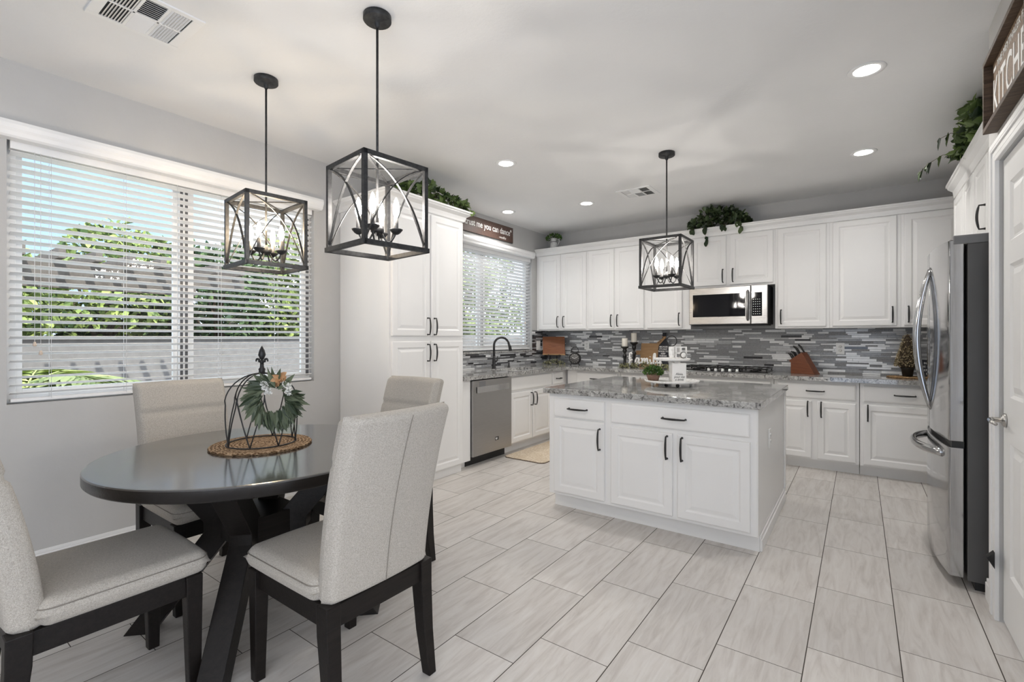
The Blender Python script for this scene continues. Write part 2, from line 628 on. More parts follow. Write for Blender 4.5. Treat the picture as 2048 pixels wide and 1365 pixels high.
def tag(o, label, cat, group=None):
    o['label'] = label
    o['category'] = cat
    if group:
        o['group'] = group
    return o


def structure(o):
    o['kind'] = 'structure'
    return o


def relabel(o, label):
    o['label'] = label
    return o


def copy_tree(o, parent=None):
    c = o.copy()
    COL.objects.link(c)
    if parent:
        c.parent = parent
    for ch in list(o.children):
        copy_tree(ch, c)
    return c


def text(name, body, size, m, parent, loc, rot, ext=0.001, align='CENTER', shear=0.0, sx=1.0, bold=0.0, spacing=1.0, fit=None):
    cu = bpy.data.curves.new(name, 'FONT')
    cu.body = body
    cu.size = size
    cu.extrude = ext
    cu.align_x = align
    cu.align_y = 'CENTER'
    cu.shear = shear
    cu.offset = bold
    cu.space_character = spacing
    t = bpy.data.objects.new(name, cu)
    COL.objects.link(t)
    dg = bpy.context.evaluated_depsgraph_get()
    me = bpy.data.meshes.new_from_object(t.evaluated_get(dg))
    bpy.data.objects.remove(t)
    me.name = name
    me.materials.clear()
    me.materials.append(MATS[m])
    o = bpy.data.objects.new(name, me)
    COL.objects.link(o)
    o.parent = parent
    o.location = loc
    o.rotation_euler = rot
    o.scale = (sx, 1, 1)
    if fit:
        xs_ = [v.co.x for v in me.vertices]
        ys_ = [v.co.y for v in me.vertices]
        kx, ky = fit[0] / (max(xs_) - min(xs_)), fit[1] / (max(ys_) - min(ys_))
        mx_, my_ = (max(xs_) + min(xs_)) / 2, (max(ys_) + min(ys_)) / 2
        for v in me.vertices:
            v.co.x = (v.co.x - mx_) * kx
            v.co.y = (v.co.y - my_) * ky
    return o


R90 = math.pi / 2
RX = (R90, 0, 0)                  # text facing -Y
RXP = (R90, 0, R90)               # text facing +X
RXN = (R90, 0, -R90)              # text facing -X


def rrect(w, h, r, n=6):
    o = []
    for cx_, cy_, a0 in ((w / 2 - r, h / 2 - r, 0), (-w / 2 + r, h / 2 - r, 90), (-w / 2 + r, -h / 2 + r, 180), (w / 2 - r, -h / 2 + r, 270)):
        for i in range(n + 1):
            a = math.radians(a0 + 90 * i / n)
            o.append((cx_ + r * math.cos(a), cy_ + r * math.sin(a)))
    return o


def leaf_pts(kind, s):
    if kind == 'ivy':
        o = [(0, 0), (0.34, 0.0), (0.5, 0.28), (0.28, 0.42), (0.22, 0.72), (0, 1.0), (-0.22, 0.72), (-0.28, 0.42), (-0.5, 0.28), (-0.34, 0.0)]
    elif kind == 'long':
        o = [(0, 0), (0.11, 0.25), (0.13, 0.55), (0, 1.0), (-0.13, 0.55), (-0.11, 0.25)]
    elif kind == 'round':
        o = [(0, 0), (0.28, 0.2), (0.36, 0.5), (0.2, 0.85), (0, 1), (-0.2, 0.85), (-0.36, 0.5), (-0.28, 0.2)]
    else:
        o = [(0, 0), (0.3, 0.35), (0.2, 0.75), (0, 1), (-0.2, 0.75), (-0.3, 0.35)]
    return [(x * s, y * s) for x, y in o]


def add_leaf(b, p, d, n, s, kind='oval', mi=0, fold=0.18):
    d = Vector(d).normalized()
    n = Vector(n)
    n = (n - d * n.dot(d))
    if n.length < 1e-3:
        n = d.orthogonal()
    n.normalize()
    x = d.cross(n)
    p = Vector(p)
    o = leaf_pts(kind, s)
    vs = [p + x * u + d * v + n * (fold * abs(u) - 0.15 * v * v / max(s, 1e-4)) for u, v in o]
    k = len(o)
    tip = max(range(k), key=lambda i: o[i][1])
    right = list(range(0, tip + 1))
    left = [0] + list(range(tip, k))
    b.add(vs, [tuple(right), tuple(left)], mi)


def rvec(rng):
    while True:
        v = Vector((rng.uniform(-1, 1), rng.uniform(-1, 1), rng.uniform(-1, 1)))
        if 0.05 < v.length < 1:
            return v.normalized()


# ------------------------------------------------------------------ room shell
FX0, FX1, FY0 = 0.0, 8.0, -8.6
structure(B().box(-0.15, FX1, FY0, 0.15, -0.12, 0).build('floor', 'floor_tile'))
structure(B().box(-0.15, FX1, FY0, 0.15, H, H + 0.15).build('ceiling', 'ceiling_paint'))
structure(B().box(-0.15, 5.15, 0, 0.15, 0, H).build('wall_back', 'wall_paint'))
structure(B().box(5.0, 5.15, -2.82, 0, 0, H).build('wall_right', 'wall_paint'))
structure(B().box(-0.15, 3.2, FY0 - 0.15, FY0, 0, H).build('wall_front_unseen', 'wall_paint'))  # unseen part wall added behind the camera, sized to cut reflections and daylight
W1 = (-5.61, -3.79, 0.925, 2.40)     # big window opening Y0,Y1,Z0,Z1
W2 = (-1.90, -0.44, 1.12, 2.42)
b = B()
b.box(-0.15, 0, FY0, W1[0], 0, H)
b.box(-0.15, 0, W1[0], W1[1], 0, W1[2])
b.box(-0.15, 0, W1[0], W1[1], W1[3], H)
b.box(-0.15, 0, W1[1], W2[0], 0, H)
b.box(-0.15, 0, W2[0], W2[1], 0, W2[2])
b.box(-0.15, 0, W2[0], W2[1], W2[3], H)
b.box(-0.15, 0, W2[1], 0, 0, H)
structure(b.build('wall_left', 'wall_paint'))
# pantry-door wall on the right (opening for the door)
DX = 4.28
DY0, DY1, DZ = -3.80, -3.04, 2.10
b = B()
b.box(DX, DX + 0.11, DY1, -2.82, 0, H)
b.box(DX, DX + 0.11, DY0, DY1, DZ, H)
b.box(DX, DX + 0.11, -5.05, DY0, 0, H)
b.box(DX + 0.11, 5.15, -2.93, -2.82, 0, H)
structure(b.build('wall_pantry', 'wall_paint'))
# door casing
b = B()


def casing(b, x, y0, y1, z1, w=0.085):
    for t, o in ((0.012, 0.0), (0.018, 0.018), (0.014, 0.06)):
        pass
    prof = [(0.0, 0.010), (0.022, 0.016), (0.05, 0.016), (0.062, 0.022), (w, 0.020)]
    for i in range(len(prof) - 1):
        a0, t0 = prof[i]
        a1, t1 = prof[i + 1]
        t = max(t0, t1)
        b.box(x - t, x, y1 + a0, y1 + a1, 0, z1 + a1)
        b.box(x - t, x, y0 - a1, y0 - a0, 0, z1 + a1)
        b.box(x - t, x, y0 - a0, y1 + a0, z1 + a0, z1 + a1)


casing(b, DX, DY0, DY1, DZ)
structure(b.build('trim_1', 'trim_white', bevel=0.002))
b = B()
b.box(DX - 0.012, DX, DY1 + 0.085, -2.82, 0, 0.085)
b.box(DX - 0.008, DX, DY1 + 0.085, -2.82, 0.085, 0.105)
b.box(DX - 0.012, DX + 0.11, -2.82, -2.808, 0, 0.085)
b.box(DX - 0.008, DX + 0.11, -2.82, -2.812, 0.085, 0.105)
structure(b.build('baseboard_right', 'trim_white', bevel=0.003))
b = B()
b.box(0, 0.012, FY0, -3.545, 0, 0.07)
b.box(0, 0.007, FY0, -3.545, 0.07, 0.09)
structure(b.build('baseboard_left', 'trim_white', bevel=0.003))

# door slab (six panels) in the pantry wall
dr = thing('door_1', '', 'door', (DX + 0.012, DY1 - 0.004, 0.012), -R90)
for k in ('label', 'category'):
    del dr[k]
structure(dr)


def raised(b, x0, x1, z0, z1, yf, prof, mi=0):
    """nested-rectangle relief: prof = [(inset, y offset toward viewer)], front at -y"""
    loops = []
    for ins, out in prof:
        loops.append([(x0 + ins, yf - out, z0 + ins), (x1 - ins, yf - out, z0 + ins), (x1 - ins, yf - out, z1 - ins), (x0 + ins, yf - out, z1 - ins)])
    vs = [p for l in loops for p in l]
    fs = []
    for i in range(len(loops) - 1):
        for k in range(4):
            k2 = (k + 1) % 4
            fs.append((i * 4 + k, i * 4 + k2, i * 4 + 4 + k2, i * 4 + 4 + k))
    e = (len(loops) - 1) * 4
    fs.append((e, e + 1, e + 2, e + 3))
    b.add(vs, fs, mi)


dw_, dh_ = 0.752, 2.08
b = B()
xs = [0, 0.115, 0.325, 0.427, 0.637, dw_]
zs = [0, 0.24, 0.82, 1.02, 1.60, 1.70, 1.96, dh_]
for i in range(5):
    for j in range(7):
        if i in (1, 3) and j in (1, 3, 5):
            raised(b, xs[i], xs[i + 1], zs[j], zs[j + 1], 0, [(0, 0), (0.012, -0.010), (0.022, -0.010), (0.05, -0.002)])
        else:
            b.add([(xs[i], 0, zs[j]), (xs[i + 1], 0, zs[j]), (xs[i + 1], 0, zs[j + 1]), (xs[i], 0, zs[j + 1])], [(0, 1, 2, 3)])
b.add([(0, 0, 0), (0, 0.035, 0), (0, 0.035, dh_), (0, 0, dh_), (dw_, 0, 0), (dw_, 0.035, 0), (dw_, 0.035, dh_), (dw_, 0, dh_)],
      [(0, 3, 2, 1), (4, 5, 6, 7), (0, 1, 5, 4), (3, 7, 6, 2), (1, 2, 6, 5)])
b.build('door_slab', 'trim_white', dr)
hd = B().lathe([(0.0, -0.0), (0.031, 0.0), (0.031, -0.008), (0.022, -0.014), (0.011, -0.018), (0.011, -0.045), (0.0, -0.047)], (0.045, 0, 0.912), 24, axis='Y') \
    .build('door_rose', 'nickel', dr)
B().tube([(0.045, -0.045, 0.912), (0.06, -0.052, 0.912), (0.10, -0.054, 0.908), (0.15, -0.05, 0.905)], [0.010, 0.011, 0.009, 0.007], 10) \
    .build('door_lever', 'nickel', hd)

# ------------------------------------------------------------------ windows
def window(n, Y0, Y1, Z0, Z1, mull, split):
    root = bpy.data.objects.new('window_%d' % n, None)
    COL.objects.link(root)
    root.location = (-0.10, (Y0 + Y1) / 2, Z0)
    structure(root)
    w = Y1 - Y0
    h = Z1 - Z0
    b = B()
    t = 0.045
    b.box(-0.03, 0.03, -w / 2, -w / 2 + t, 0, h)
    b.box(-0.03, 0.03, w / 2 - t, w / 2, 0, h)
    b.box(-0.03, 0.03, -w / 2 + t, w / 2 - t, 0, t)
    b.box(-0.03, 0.03, -w / 2 + t, w / 2 - t, h - t, h)
    m = mull - (Y0 + Y1) / 2
    b.box(-0.03, 0.028, m - 0.03, m + 0.03, t, h - t)
    b.build('window_frame', 'white_plastic', root, bevel=0.003)
    for a0, a1, xo in ((-w / 2 + t, m - 0.03, -0.012), (m + 0.03, w / 2 - t, 0.012)):
        b = B()
        s = 0.03
        b.box(xo - 0.012, xo + 0.012, a0, a0 + s, t, h - t)
        b.box(xo - 0.012, xo + 0.012, a1 - s, a1, t, h - t)
        b.box(xo - 0.012, xo + 0.012, a0 + s, a1 - s, t, t + s)
        b.box(xo - 0.012, xo + 0.012, a0 + s, a1 - s, h - t - s, h - t)
        sh = b.build('sash', 'white_plastic', root, bevel=0.002)
        B().box(xo - 0.003, xo + 0.003, a0 + s, a1 - s, t + s, h - t - s).build('glass_pane', 'window_glass', sh)
        if xo < 0:
            B().box(xo + 0.012, 0.0285, a1 + 0.004, a1 + 0.022, t + s, h - t - s).box(xo + 0.012, 0.0285, a1 + 0.034, a1 + 0.052, t + s, h - t - s).build('track_gap', 'vinyl_dark', sh)
        else:
            B().box(0.0275, 0.0315, a1 + 0.008, a1 + 0.036, t, h - t).build('track_gap', 'vinyl_dark', sh)
    return root


window(1, *W1, -4.735, 1)
window(2, *W2, -1.46, 1)
structure(B().box(-0.07, 0.012, W2[0], W2[1], W2[2] - 0.025, W2[2]).build('trim_2', 'granite', bevel=0.004))


def blind(label, Y0, Y1, zt, zb, v0, v1, vz0, vz1, tilt, cords, ladders):
    root = thing('window_blind', label, 'blind', (0.0, (Y0 + Y1) / 2, zb))
    yc = (Y0 + Y1) / 2
    # valance: cornice profile in x,z
    P = [(0.0, vz0), (0.062, vz0), (0.074, vz0 + 0.010), (0.080, vz0 + 0.030), (0.088, vz0 + 0.045), (0.090, vz1 - 0.02), (0.084, vz1), (0.0, vz1)]
    b = B().prism([(x, z - zb) for x, z in P], v0 - yc, v1 - yc, 'XZ')
    b.build('valance', 'blind_white', root)
    B().box(-0.062, -0.008, Y0 - yc + 0.004, Y1 - yc - 0.004, zt - 0.055 - zb, zt - zb).build('headrail', 'blind_white', root, bevel=0.002)
    b = B()
    pitch = 0.0445
    z = zb + 0.055
    ca, sa = math.cos(tilt), math.sin(tilt)
    while z < zt - 0.065:
        ax = (ca, 0, sa)
        az = (-sa, 0, ca)
        b.obox((-0.035, 0, z - zb), ax, (0, 1, 0), az, 0.025, (Y1 - Y0) / 2 - 0.006, 0.0014)
        z += pitch
    b.build('slat', 'blind_white', root)
    B().box(-0.058, -0.012, Y0 - yc + 0.006, Y1 - yc - 0.006, 0.008, 0.026).build('bottom_rail', 'blind_white', root, bevel=0.004)
    b = B()
    for y in ladders:
        for x in (-0.061, -0.009):
            b.tube([(x, y - yc, 0.02), (x, y - yc, zt - zb - 0.05)], 0.0011, 5)
    b.build('ladder_cord', 'blind_white', root)
    for y, zl in cords:
        c = B().tube([(-0.004, y - yc, zt - zb - 0.05), (-0.002, y - yc, zl - zb)], 0.0013, 5).build('pull_cord', 'blind_white', root)
        B().lathe([(0.0, 0.02), (0.005, 0.018), (0.009, 0.0), (0.006, -0.006), (0.0, -0.007)], (-0.002, y - yc, zl - zb - 0.01), 10).build('tassel', 'pale_wood', c)
    return root


blind('wide white slatted blind over the dining window', -5.60, -3.80, 2.39, 0.927, -5.66, -3.755, 2.375, 2.462, math.radians(16),
      [(-5.50, 1.26), (-5.475, 1.21)], [-5.43, -5.08, -4.80, -4.52, -4.1])
blind('smaller white slatted blind over the kitchen sink', -1.885, -0.455, 2.41, 1.125, -1.985, -0.545 + 0.07, 2.40, 2.482, math.radians(31),
      [(-0.60, 1.5)], [-1.7, -1.2, -0.66])

# ------------------------------------------------------------------ ceiling fittings
for k, (x, y, lab) in enumerate([
    (3.796, -2.725, 'large round recessed ceiling light nearest the pantry door'),
    (3.79, -1.233, 'round recessed ceiling light above the fridge end of the back counter'),
    (1.268, -2.755, 'round recessed ceiling light between the tall cabinet and the island lantern'),
    (0.325, -1.448, 'round recessed ceiling light over the sink beside the dance sign'),
    (1.262, -1.222, 'round recessed ceiling light left of the small ceiling vent'),
]):
    r = thing('recessed_light', lab, 'ceiling light', (x, y, H), 0, 'round recessed lights in the ceiling')
    B().lathe([(0.062, 0.0), (0.064, -0.004), (0.088, -0.006), (0.092, 0.0)], seg=40).build('trim_ring', 'trim_white', r)
    B().lathe([(0.0, -0.0035), (0.063, -0.003), (0.063, 0.0)], seg=40).build('lens', 'can_lens', r)
    ld = bpy.data.lights.new('downlight', 'SPOT')
    ld.energy = CAN_W
    ld.spot_size = math.radians(165)
    ld.spot_blend = 1.0
    ld.shadow_soft_size = 0.06
    ld.color = (1.0, 0.97, 0.93)
    lo = bpy.data.objects.new('downlight', ld)
    COL.objects.link(lo)
    lo.parent = r
    lo.location = (0, 0, -0.012)


def vent(label, x, y, L_, W_, rot, mid):
    r = thing('ceiling_vent', label, 'vent', (x, y, H), rot)
    b = B()
    f = 0.028
    b.box(-L_ / 2, L_ / 2, -W_ / 2, -W_ / 2 + f, -0.008, 0)
    b.box(-L_ / 2, L_ / 2, W_ / 2 - f, W_ / 2, -0.008, 0)
    b.box(-L_ / 2, -L_ / 2 + f * 1.6, -W_ / 2 + f, W_ / 2 - f, -0.008, 0)
    b.box(L_ / 2 - f * 1.6, L_ / 2, -W_ / 2 + f, W_ / 2 - f, -0.008, 0)
    il = L_ - 2 * f * 1.6
    iw = W_ - 2 * f
    b.box(-L_ / 2 + f * 1.6, L_ / 2 - f * 1.6, -0.006, 0.006, -0.008, 0)
    for s in (-1, 1):
        b.box(s * il / 6 - 0.006, s * il / 6 + 0.006, -W_ / 2 + f, W_ / 2 - f, -0.008, 0)
    b.build('vent_frame', 'trim_white', r, bevel=0.0015)
    B().box(-il / 2, il / 2, -iw / 2, iw / 2, -0.0025, -0.0005).build('duct_opening', 'slot_dark', r)
    s_ = B()
    t = math.radians(40)
    for ci in range(3):
        x0 = -il / 2 + ci * il / 3 + 0.006
        x1 = x0 + il / 3 - 0.012
        for s in (-1, 1):
            y0, y1 = (-iw / 2, -0.006) if s < 0 else (0.006, iw / 2)
            if ci == 1:
                n = 9
                for k in range(n):
                    yy = y0 + (y1 - y0) * (k + 0.5) / n
                    sg = mid * s
                    s_.obox(((x0 + x1) / 2, yy, -0.006), (1, 0, 0), (0, math.cos(t), sg * math.sin(t)), (0, -sg * math.sin(t), math.cos(t)), (x1 - x0) / 2, 0.0042, 0.0005)
            else:
                n = 7
                sg = 1 if ci == 0 else -1
                for k in range(n):
                    xx = x0 + (x1 - x0) * (k + 0.5) / n
                    s_.obox((xx, (y0 + y1) / 2, -0.006), (math.cos(t), 0, sg * math.sin(t)), (0, 1, 0), (-sg * math.sin(t), 0, math.cos(t)), 0.0055, (y1 - y0) / 2, 0.0005)
    s_.build('louvre', 'trim_white', r)
    return r


vent('large white louvred vent in the ceiling above the dining window', 1.036, -5.29, 0.37, 0.36, R90, -1)
vent('small white louvred vent in the ceiling near the island lantern', 1.89, -1.283, 0.36, 0.32, 0.0, 1)


# ------------------------------------------------------------------ lantern pendants
def lantern(label, x, y, rot, warm=False):
    r = thing('lantern_pendant', label, 'pendant lamp', (x, y, H), rot, 'black cage lanterns hanging from the ceiling')
    zt, zb, w = 2.095 - H, 1.695 - H, 0.318
    h = w / 2
    B().lathe([(0.0, 0.0), (0.064, 0.0), (0.065, -0.024), (0.062, -0.028), (0.014, -0.028), (0.013, -0.05), (0.008, -0.06), (0.0, -0.06)], seg=32).build('canopy', 'iron_gray', r)
    B().tube([(0, 0, -0.05), (0, 0, 1.815 - H)], 0.0058, 10).build('rod', 'iron_gray', r)
    t = 0.020
    b = B()
    for sx in (-1, 1):
        for sy in (-1, 1):
            b.box(sx * h - t / 2, sx * h + t / 2, sy * h - t / 2, sy * h + t / 2, zb, zt)
    for z, e in ((zb - 0.002, 0.005), (zt - 0.018, 0.0)):
        for s in (-1, 1):
            b.box(-h - t / 2 - e, h + t / 2 + e, s * (h + e) - t / 2, s * (h + e) + t / 2, z, z + 0.022)
            b.box(s * (h + e) - t / 2, s * (h + e) + t / 2, -h - t / 2, h + t / 2, z, z + 0.022)
    b.build('cage', 'iron_gray', r, bevel=0.0012)
    B().bar((-h, -h, zt - 0.007), (h, h, zt - 0.007), 0.012, 0.004).bar((-h, h, zt - 0.007), (h, -h, zt - 0.007), 0.012, 0.004) \
        .build('top_cross', 'iron_gray', r)
    # curved crossing straps on the four faces
    for k in range(4):
        a = k * R90
        for s in (-1, 1):
            pts, nn = [], []
            n = 14
            for i in range(n + 1):
                u = i / n
                # from a top corner, bowing out to the opposite bottom corner
                px = s * (-h + 2 * h * u)
                pz = zt - 0.01 - (zt - zb - 0.02) * (0.3 * u + 0.7 * u ** 2.8)
                pts.append((px, -h, pz))
                tx = s * 2 * h
                tz = -(zt - zb) * (0.3 + 1.96 * u ** 1.8)
                v = Vector((tz, 0, -tx)).normalized()
                nn.append(v)
            sb = B().strip(pts, (0, 0.011, 0), 0.0035, lambda i: nn[i])
            sb.xf(lambda p: Matrix.Rotation(a, 3, 'Z') @ p)
            sb.build('cross_strap', 'iron_gray', r)
    B().lathe([(0.0, 0.03), (0.009, 0.03), (0.010, 0.012), (0.030, 0.012), (0.031, -0.012), (0.026, -0.018), (0.008, -0.02), (0.0, -0.035)], (0, 0, 1.805 - H), 20).build('hub', 'iron_gray', r)
    for k in range(4):
        a = math.radians(45) + k * R90
        ca, sa = math.cos(a), math.sin(a)
        R = 0.088
        zp = 1.792 - H
        pts = []
        for i in range(13):
            u = i / 12
            rr = 0.02 + (R - 0.02) * u
            zz = zp - 0.004 - 0.045 * math.sin(math.pi * min(1, u * 1.0)) + 0.0 * u
            pts.append((rr * ca, rr * sa, zz))
        arm = B().tube(pts, 0.0045, 8).build('arm', 'iron_gray', r)
        c = (R * ca, R * sa, zp)
        B().lathe([(0.0, -0.012), (0.008, -0.012), (0.018, -0.006), (0.030, 0.008), (0.0315, 0.012), (0.029, 0.012), (0.015, 0.002), (0.0, 0.002)], c, 24).build('drip_pan', 'iron_gray', arm)
        B().lathe([(0.0, 0.0), (0.0105, 0.0), (0.0105, 0.068), (0.0, 0.068)], c, 16).build('candle_sleeve', 'sleeve_gray', arm)
        B().lathe([(0.006, 0.068), (0.008, 0.074), (0.014, 0.090), (0.0155, 0.104), (0.0135, 0.124), (0.008, 0.148), (0.0025, 0.160), (0.0, 0.163)], c, 20).build('candle_bulb', 'bulb_warm' if warm else 'bulb', arm)
    ld = bpy.data.lights.new('candle_glow', 'POINT')
    ld.energy = 2.5
    ld.shadow_soft_size = 0.035
    ld.color = (1.0, 0.86, 0.68) if warm else (1.0, 0.94, 0.87)
    lo = bpy.data.objects.new('candle_glow', ld)
    COL.objects.link(lo)
    lo.parent = r
    lo.location = (0, 0, 1.92 - H)
    return r


lantern('black cage lantern hanging nearest the camera over the table', 1.921, -4.65, -0.118)
lantern('black cage lantern hanging in front of the dining window', 0.944, -4.678, -0.107, True)
lantern('black cage lantern hanging over the kitchen island', 2.480, -2.17, -0.015)


# ------------------------------------------------------------------ cabinets
def pull(parent, x, z, ln, vert, y=-0.02):
    n = 8
    pts = []
    for i in range(n + 1):
        u = i / n * 2 - 1
        pts.append((u * ln / 2, y - 0.028 - 0.010 * (1 - u * u), 0))
    pts = [(-ln / 2, y, 0)] + pts + [(ln / 2, y, 0)]
    rad = [0.0055] + [0.0050 + 0.0022 * (1 - (i / n * 2 - 1) ** 2) for i in range(n + 1)] + [0.0055]
    b = B().tube(pts, rad, 8)
    for s in (-1, 1):
        b.lathe([(0.0075, 0.0), (0.006, -0.008)], (s * ln / 2, y, 0), 10, axis='Y')
    if vert:
        b.xf(lambda p: Vector((-p.z, p.y, p.x)))
    b.xf(lambda p: p + Vector((x, 0, z)))
    return b.build('handle', 'black_metal', parent)


DOOR_PROF = [(0, 0), (0, 0.015), (0.004, 0.019), (0.010, 0.020), (0.052, 0.020), (0.056, 0.0165), (0.062, 0.0125), (0.068, 0.0125), (0.092, 0.0185), (0.094, 0.0185)]


def door(root, x0, x1, z0, z1, side=None, hz=None, hl=0.145, name='door'):
    b = B()
    raised(b, x0, x1, z0, z1, 0, DOOR_PROF)
    d = b.build(name, 'cabinet_white', root)
    if side:
        hx = x1 - 0.032 if side == 'R' else x0 + 0.032
        pull(d, hx, hz, hl, True)
    return d


def drawer(root, x0, x1, z0, z1, handle=True, hl=0.145):
    b = B()
    raised(b, x0, x1, z0, z1, 0, [(0, 0), (0, 0.014), (0.006, 0.0185), (0.014, 0.020), (0.016, 0.020)])
    d = b.build('drawer', 'cabinet_white', root)
    if handle:
        pull(d, (x0 + x1) / 2, (z0 + z1) / 2, hl, False)
    return d


def cabinet(name, label, loc, rotz, w, depth, z0, z1, toe=True, cat='cabinet', group=None):
    r = thing(name, label, cat, loc, rotz, group)
    B().box(0, w, 0.0, depth, z0, z1).build('cabinet_body', 'cabinet_white', r, bevel=0.001)
    if toe:
        B().box(0.0, w, 0.075, depth, 0, z0).build('toe_kick', 'cabinet_white', r)
    return r


# --- tall pantry cabinet on the left wall (faces +X): local x -> +Y, depth -> -X
PX = 0.665
pn = thing('pantry_cabinet', 'tall white four-door pantry cabinet between the two windows', 'cabinet', (PX, -3.54, 0), R90)
B().box(0, 0.895, 0, PX - 0.004, 0.075, 2.45).build('cabinet_body', 'cabinet_white', pn, bevel=0.001)
B().box(0.0, 0.895, 0.02, PX - 0.004, 0, 0.075).build('toe_kick', 'cabinet_white', pn)
for (x0, x1, sd) in ((0.021, 0.445, 'R'), (0.462, 0.880, 'L')):
    door(pn, x0, x1, 0.085, 1.262, sd, 1.160)
    door(pn, x0, x1, 1.306, 2.385, sd, 1.392)


def crown(poly_pts, zb, zt, proj, name, lab, cat='crown moulding', parent=None):
    pass


def crown_run(b, x0, x1, y, zb, zt, p, m0=0, m1=0):
    """moulding along local x on the face y (toward -y); m0/m1 = mitre growth at ends"""
    prof = [(0.0, zb), (-0.014, zb), (-0.018, zb + 0.2 * (zt - zb)), (-0.35 * p, zb + 0.45 * (zt - zb)), (-0.8 * p, zb + 0.68 * (zt - zb)), (-0.86 * p, zb + 0.80 * (zt - zb)), (-p, zb + 0.84 * (zt - zb)), (-p, zt), (0.0, zt)]
    n = len(prof)
    vs = [(x0 + m0 * q[0], y + q[0], q[1]) for q in prof] + [(x1 - m1 * q[0], y + q[0], q[1]) for q in prof]
    fs = [tuple(range(n)), tuple(range(2 * n - 1, n - 1, -1))]
    fs += [(i, n + i, n + (i + 1) % n, (i + 1) % n) for i in range(n)]
    b.add(vs, fs)


b = B()
crown_run(b, 0, 0.895, 0.0, 2.405, 2.50, 0.075, 1, 1)
# side returns
b2 = B()
crown_run(b2, -PX + 0.004, 0.0, 0.0, 2.405, 2.50, 0.075, 0, 1)
b2.xf(lambda p: Vector((p.y, -p.x, p.z)))
b.add(b2.v, b2.f)
b3 = B()
crown_run(b3, 0.0, PX - 0.004, 0.0, 2.405, 2.50, 0.075, 1, 0)
b3.xf(lambda p: Vector((0.895 - p.y, p.x, p.z)))
b.add(b3.v, b3.f)
b.box(0, 0.895, 0, PX - 0.004, 2.45, 2.495)
b.build('crown', 'cabinet_white', pn)

# filler next to the dishwasher
f_ = thing('filler_panel', 'narrow white filler panel between tall cabinet and dishwasher', 'panel', (0.645, -2.644, 0), R90)
B().box(0, 0.134, 0, 0.60, 0.075, 0.872).build('panel_face', 'cabinet_white', f_)
B().box(0, 0.134, 0.075, 0.60, 0, 0.075).build('toe_kick', 'cabinet_white', f_)

# dishwasher
dwr = thing('dishwasher', 'stainless steel dishwasher beside the tall cabinet', 'dishwasher', (0.62, -2.505, 0), R90)
B().box(0.004, 0.656, 0.0, 0.58, 0.10, 0.862).build('tub', 'gasket', dwr)
d_ = B().box(0.006, 0.654, -0.052, 0.0, 0.105, 0.862).build('door', 'steel_brushed', dwr, bevel=0.004)
B().box(0.06, 0.60, -0.062, -0.056, 0.735, 0.80).box(0.06, 0.60, -0.056, -0.05, 0.795, 0.80).build('handle', 'steel', d_, bevel=0.004)
B().box(0.10, 0.20, -0.0535, -0.051, 0.80, 0.85).build('label_plate', 'hinge_gray', d_)
B().box(0.36, 0.42, -0.0535, -0.051, 0.215, 0.25).build('badge', 'gasket', d_)
B().box(0.368, 0.385, -0.0545, -0.053, 0.222, 0.243).box(0.394, 0.40, -0.0545, -0.053, 0.222, 0.243).build('badge_mark', 'white_plastic', d_)
B().box(0.0, 0.66, 0.05, 0.56, 0.0, 0.10).build('toe_kick', 'gasket', dwr)

BH = 0.874
# sink base
sb = cabinet('sink_cabinet', 'white two-door base cabinet under the kitchen sink', (0.62, -1.842, 0), R90, 0.91, 0.59, 0.10, BH)
drawer(sb, 0.018, 0.885, 0.700, 0.845, False)
door(sb, 0.018, 0.455, 0.115, 0.672, 'R', 0.575)
door(sb, 0.472, 0.885, 0.115, 0.672, 'L', 0.575)
# corner
cb = cabinet('corner_cabinet', 'white corner base cabinet with one small drawer right of the sink', (0.62, -0.93, 0), R90, 0.925, 0.60, 0.10, BH)
drawer(cb, 0.018, 0.27, 0.700, 0.845, True, 0.11)
door(cb, 0.018, 0.27, 0.115, 0.672)


def base_back(label, x0, x1, fronts):
    r = cabinet('base_cabinet', label, (x0, -0.58, 0), 0, x1 - x0, 0.57, 0.10, BH, group='white base cabinets along the back wall')
    for k in fronts:
        if k[0] == 'D':
            drawer(r, k[1] - x0, k[2] - x0, 0.700, 0.845, k[3])
        else:
            door(r, k[1] - x0, k[2] - x0, 0.115, 0.672, k[3], 0.595)
    return r


base_back('white base cabinet left of the cooktop by the inside corner', 0.66, 1.395, [('D', 0.80, 1.355, True), ('d', 0.80, 1.355, 'R')])
base_back('white base cabinet below the script sign, behind the island', 1.40, 2.085, [('D', 1.42, 2.06, True), ('d', 1.42, 1.73, 'R'), ('d', 1.75, 2.06, 'L')])
base_back('white base cabinet directly under the cooktop', 2.09, 3.055, [('D', 2.11, 3.03, False), ('d', 2.11, 2.56, 'R'), ('d', 2.58, 3.03, 'L')])
base_back('white two-door base cabinet under the knife block', 3.06, 3.762, [('D', 3.092, 3.737, True), ('d', 3.092, 3.385, 'R'), ('d', 3.432, 3.737, 'L')])
base_back('white one-door base cabinet under the cone topiary, beside the fridge', 3.767, 4.42, [('D', 3.794, 4.39, True), ('d', 3.794, 4.39, 'L')])
base_back('white base cabinet in the corner hidden past the fridge', 4.425, 4.99, [('D', 4.45, 4.97, False), ('d', 4.45, 4.97, None)])

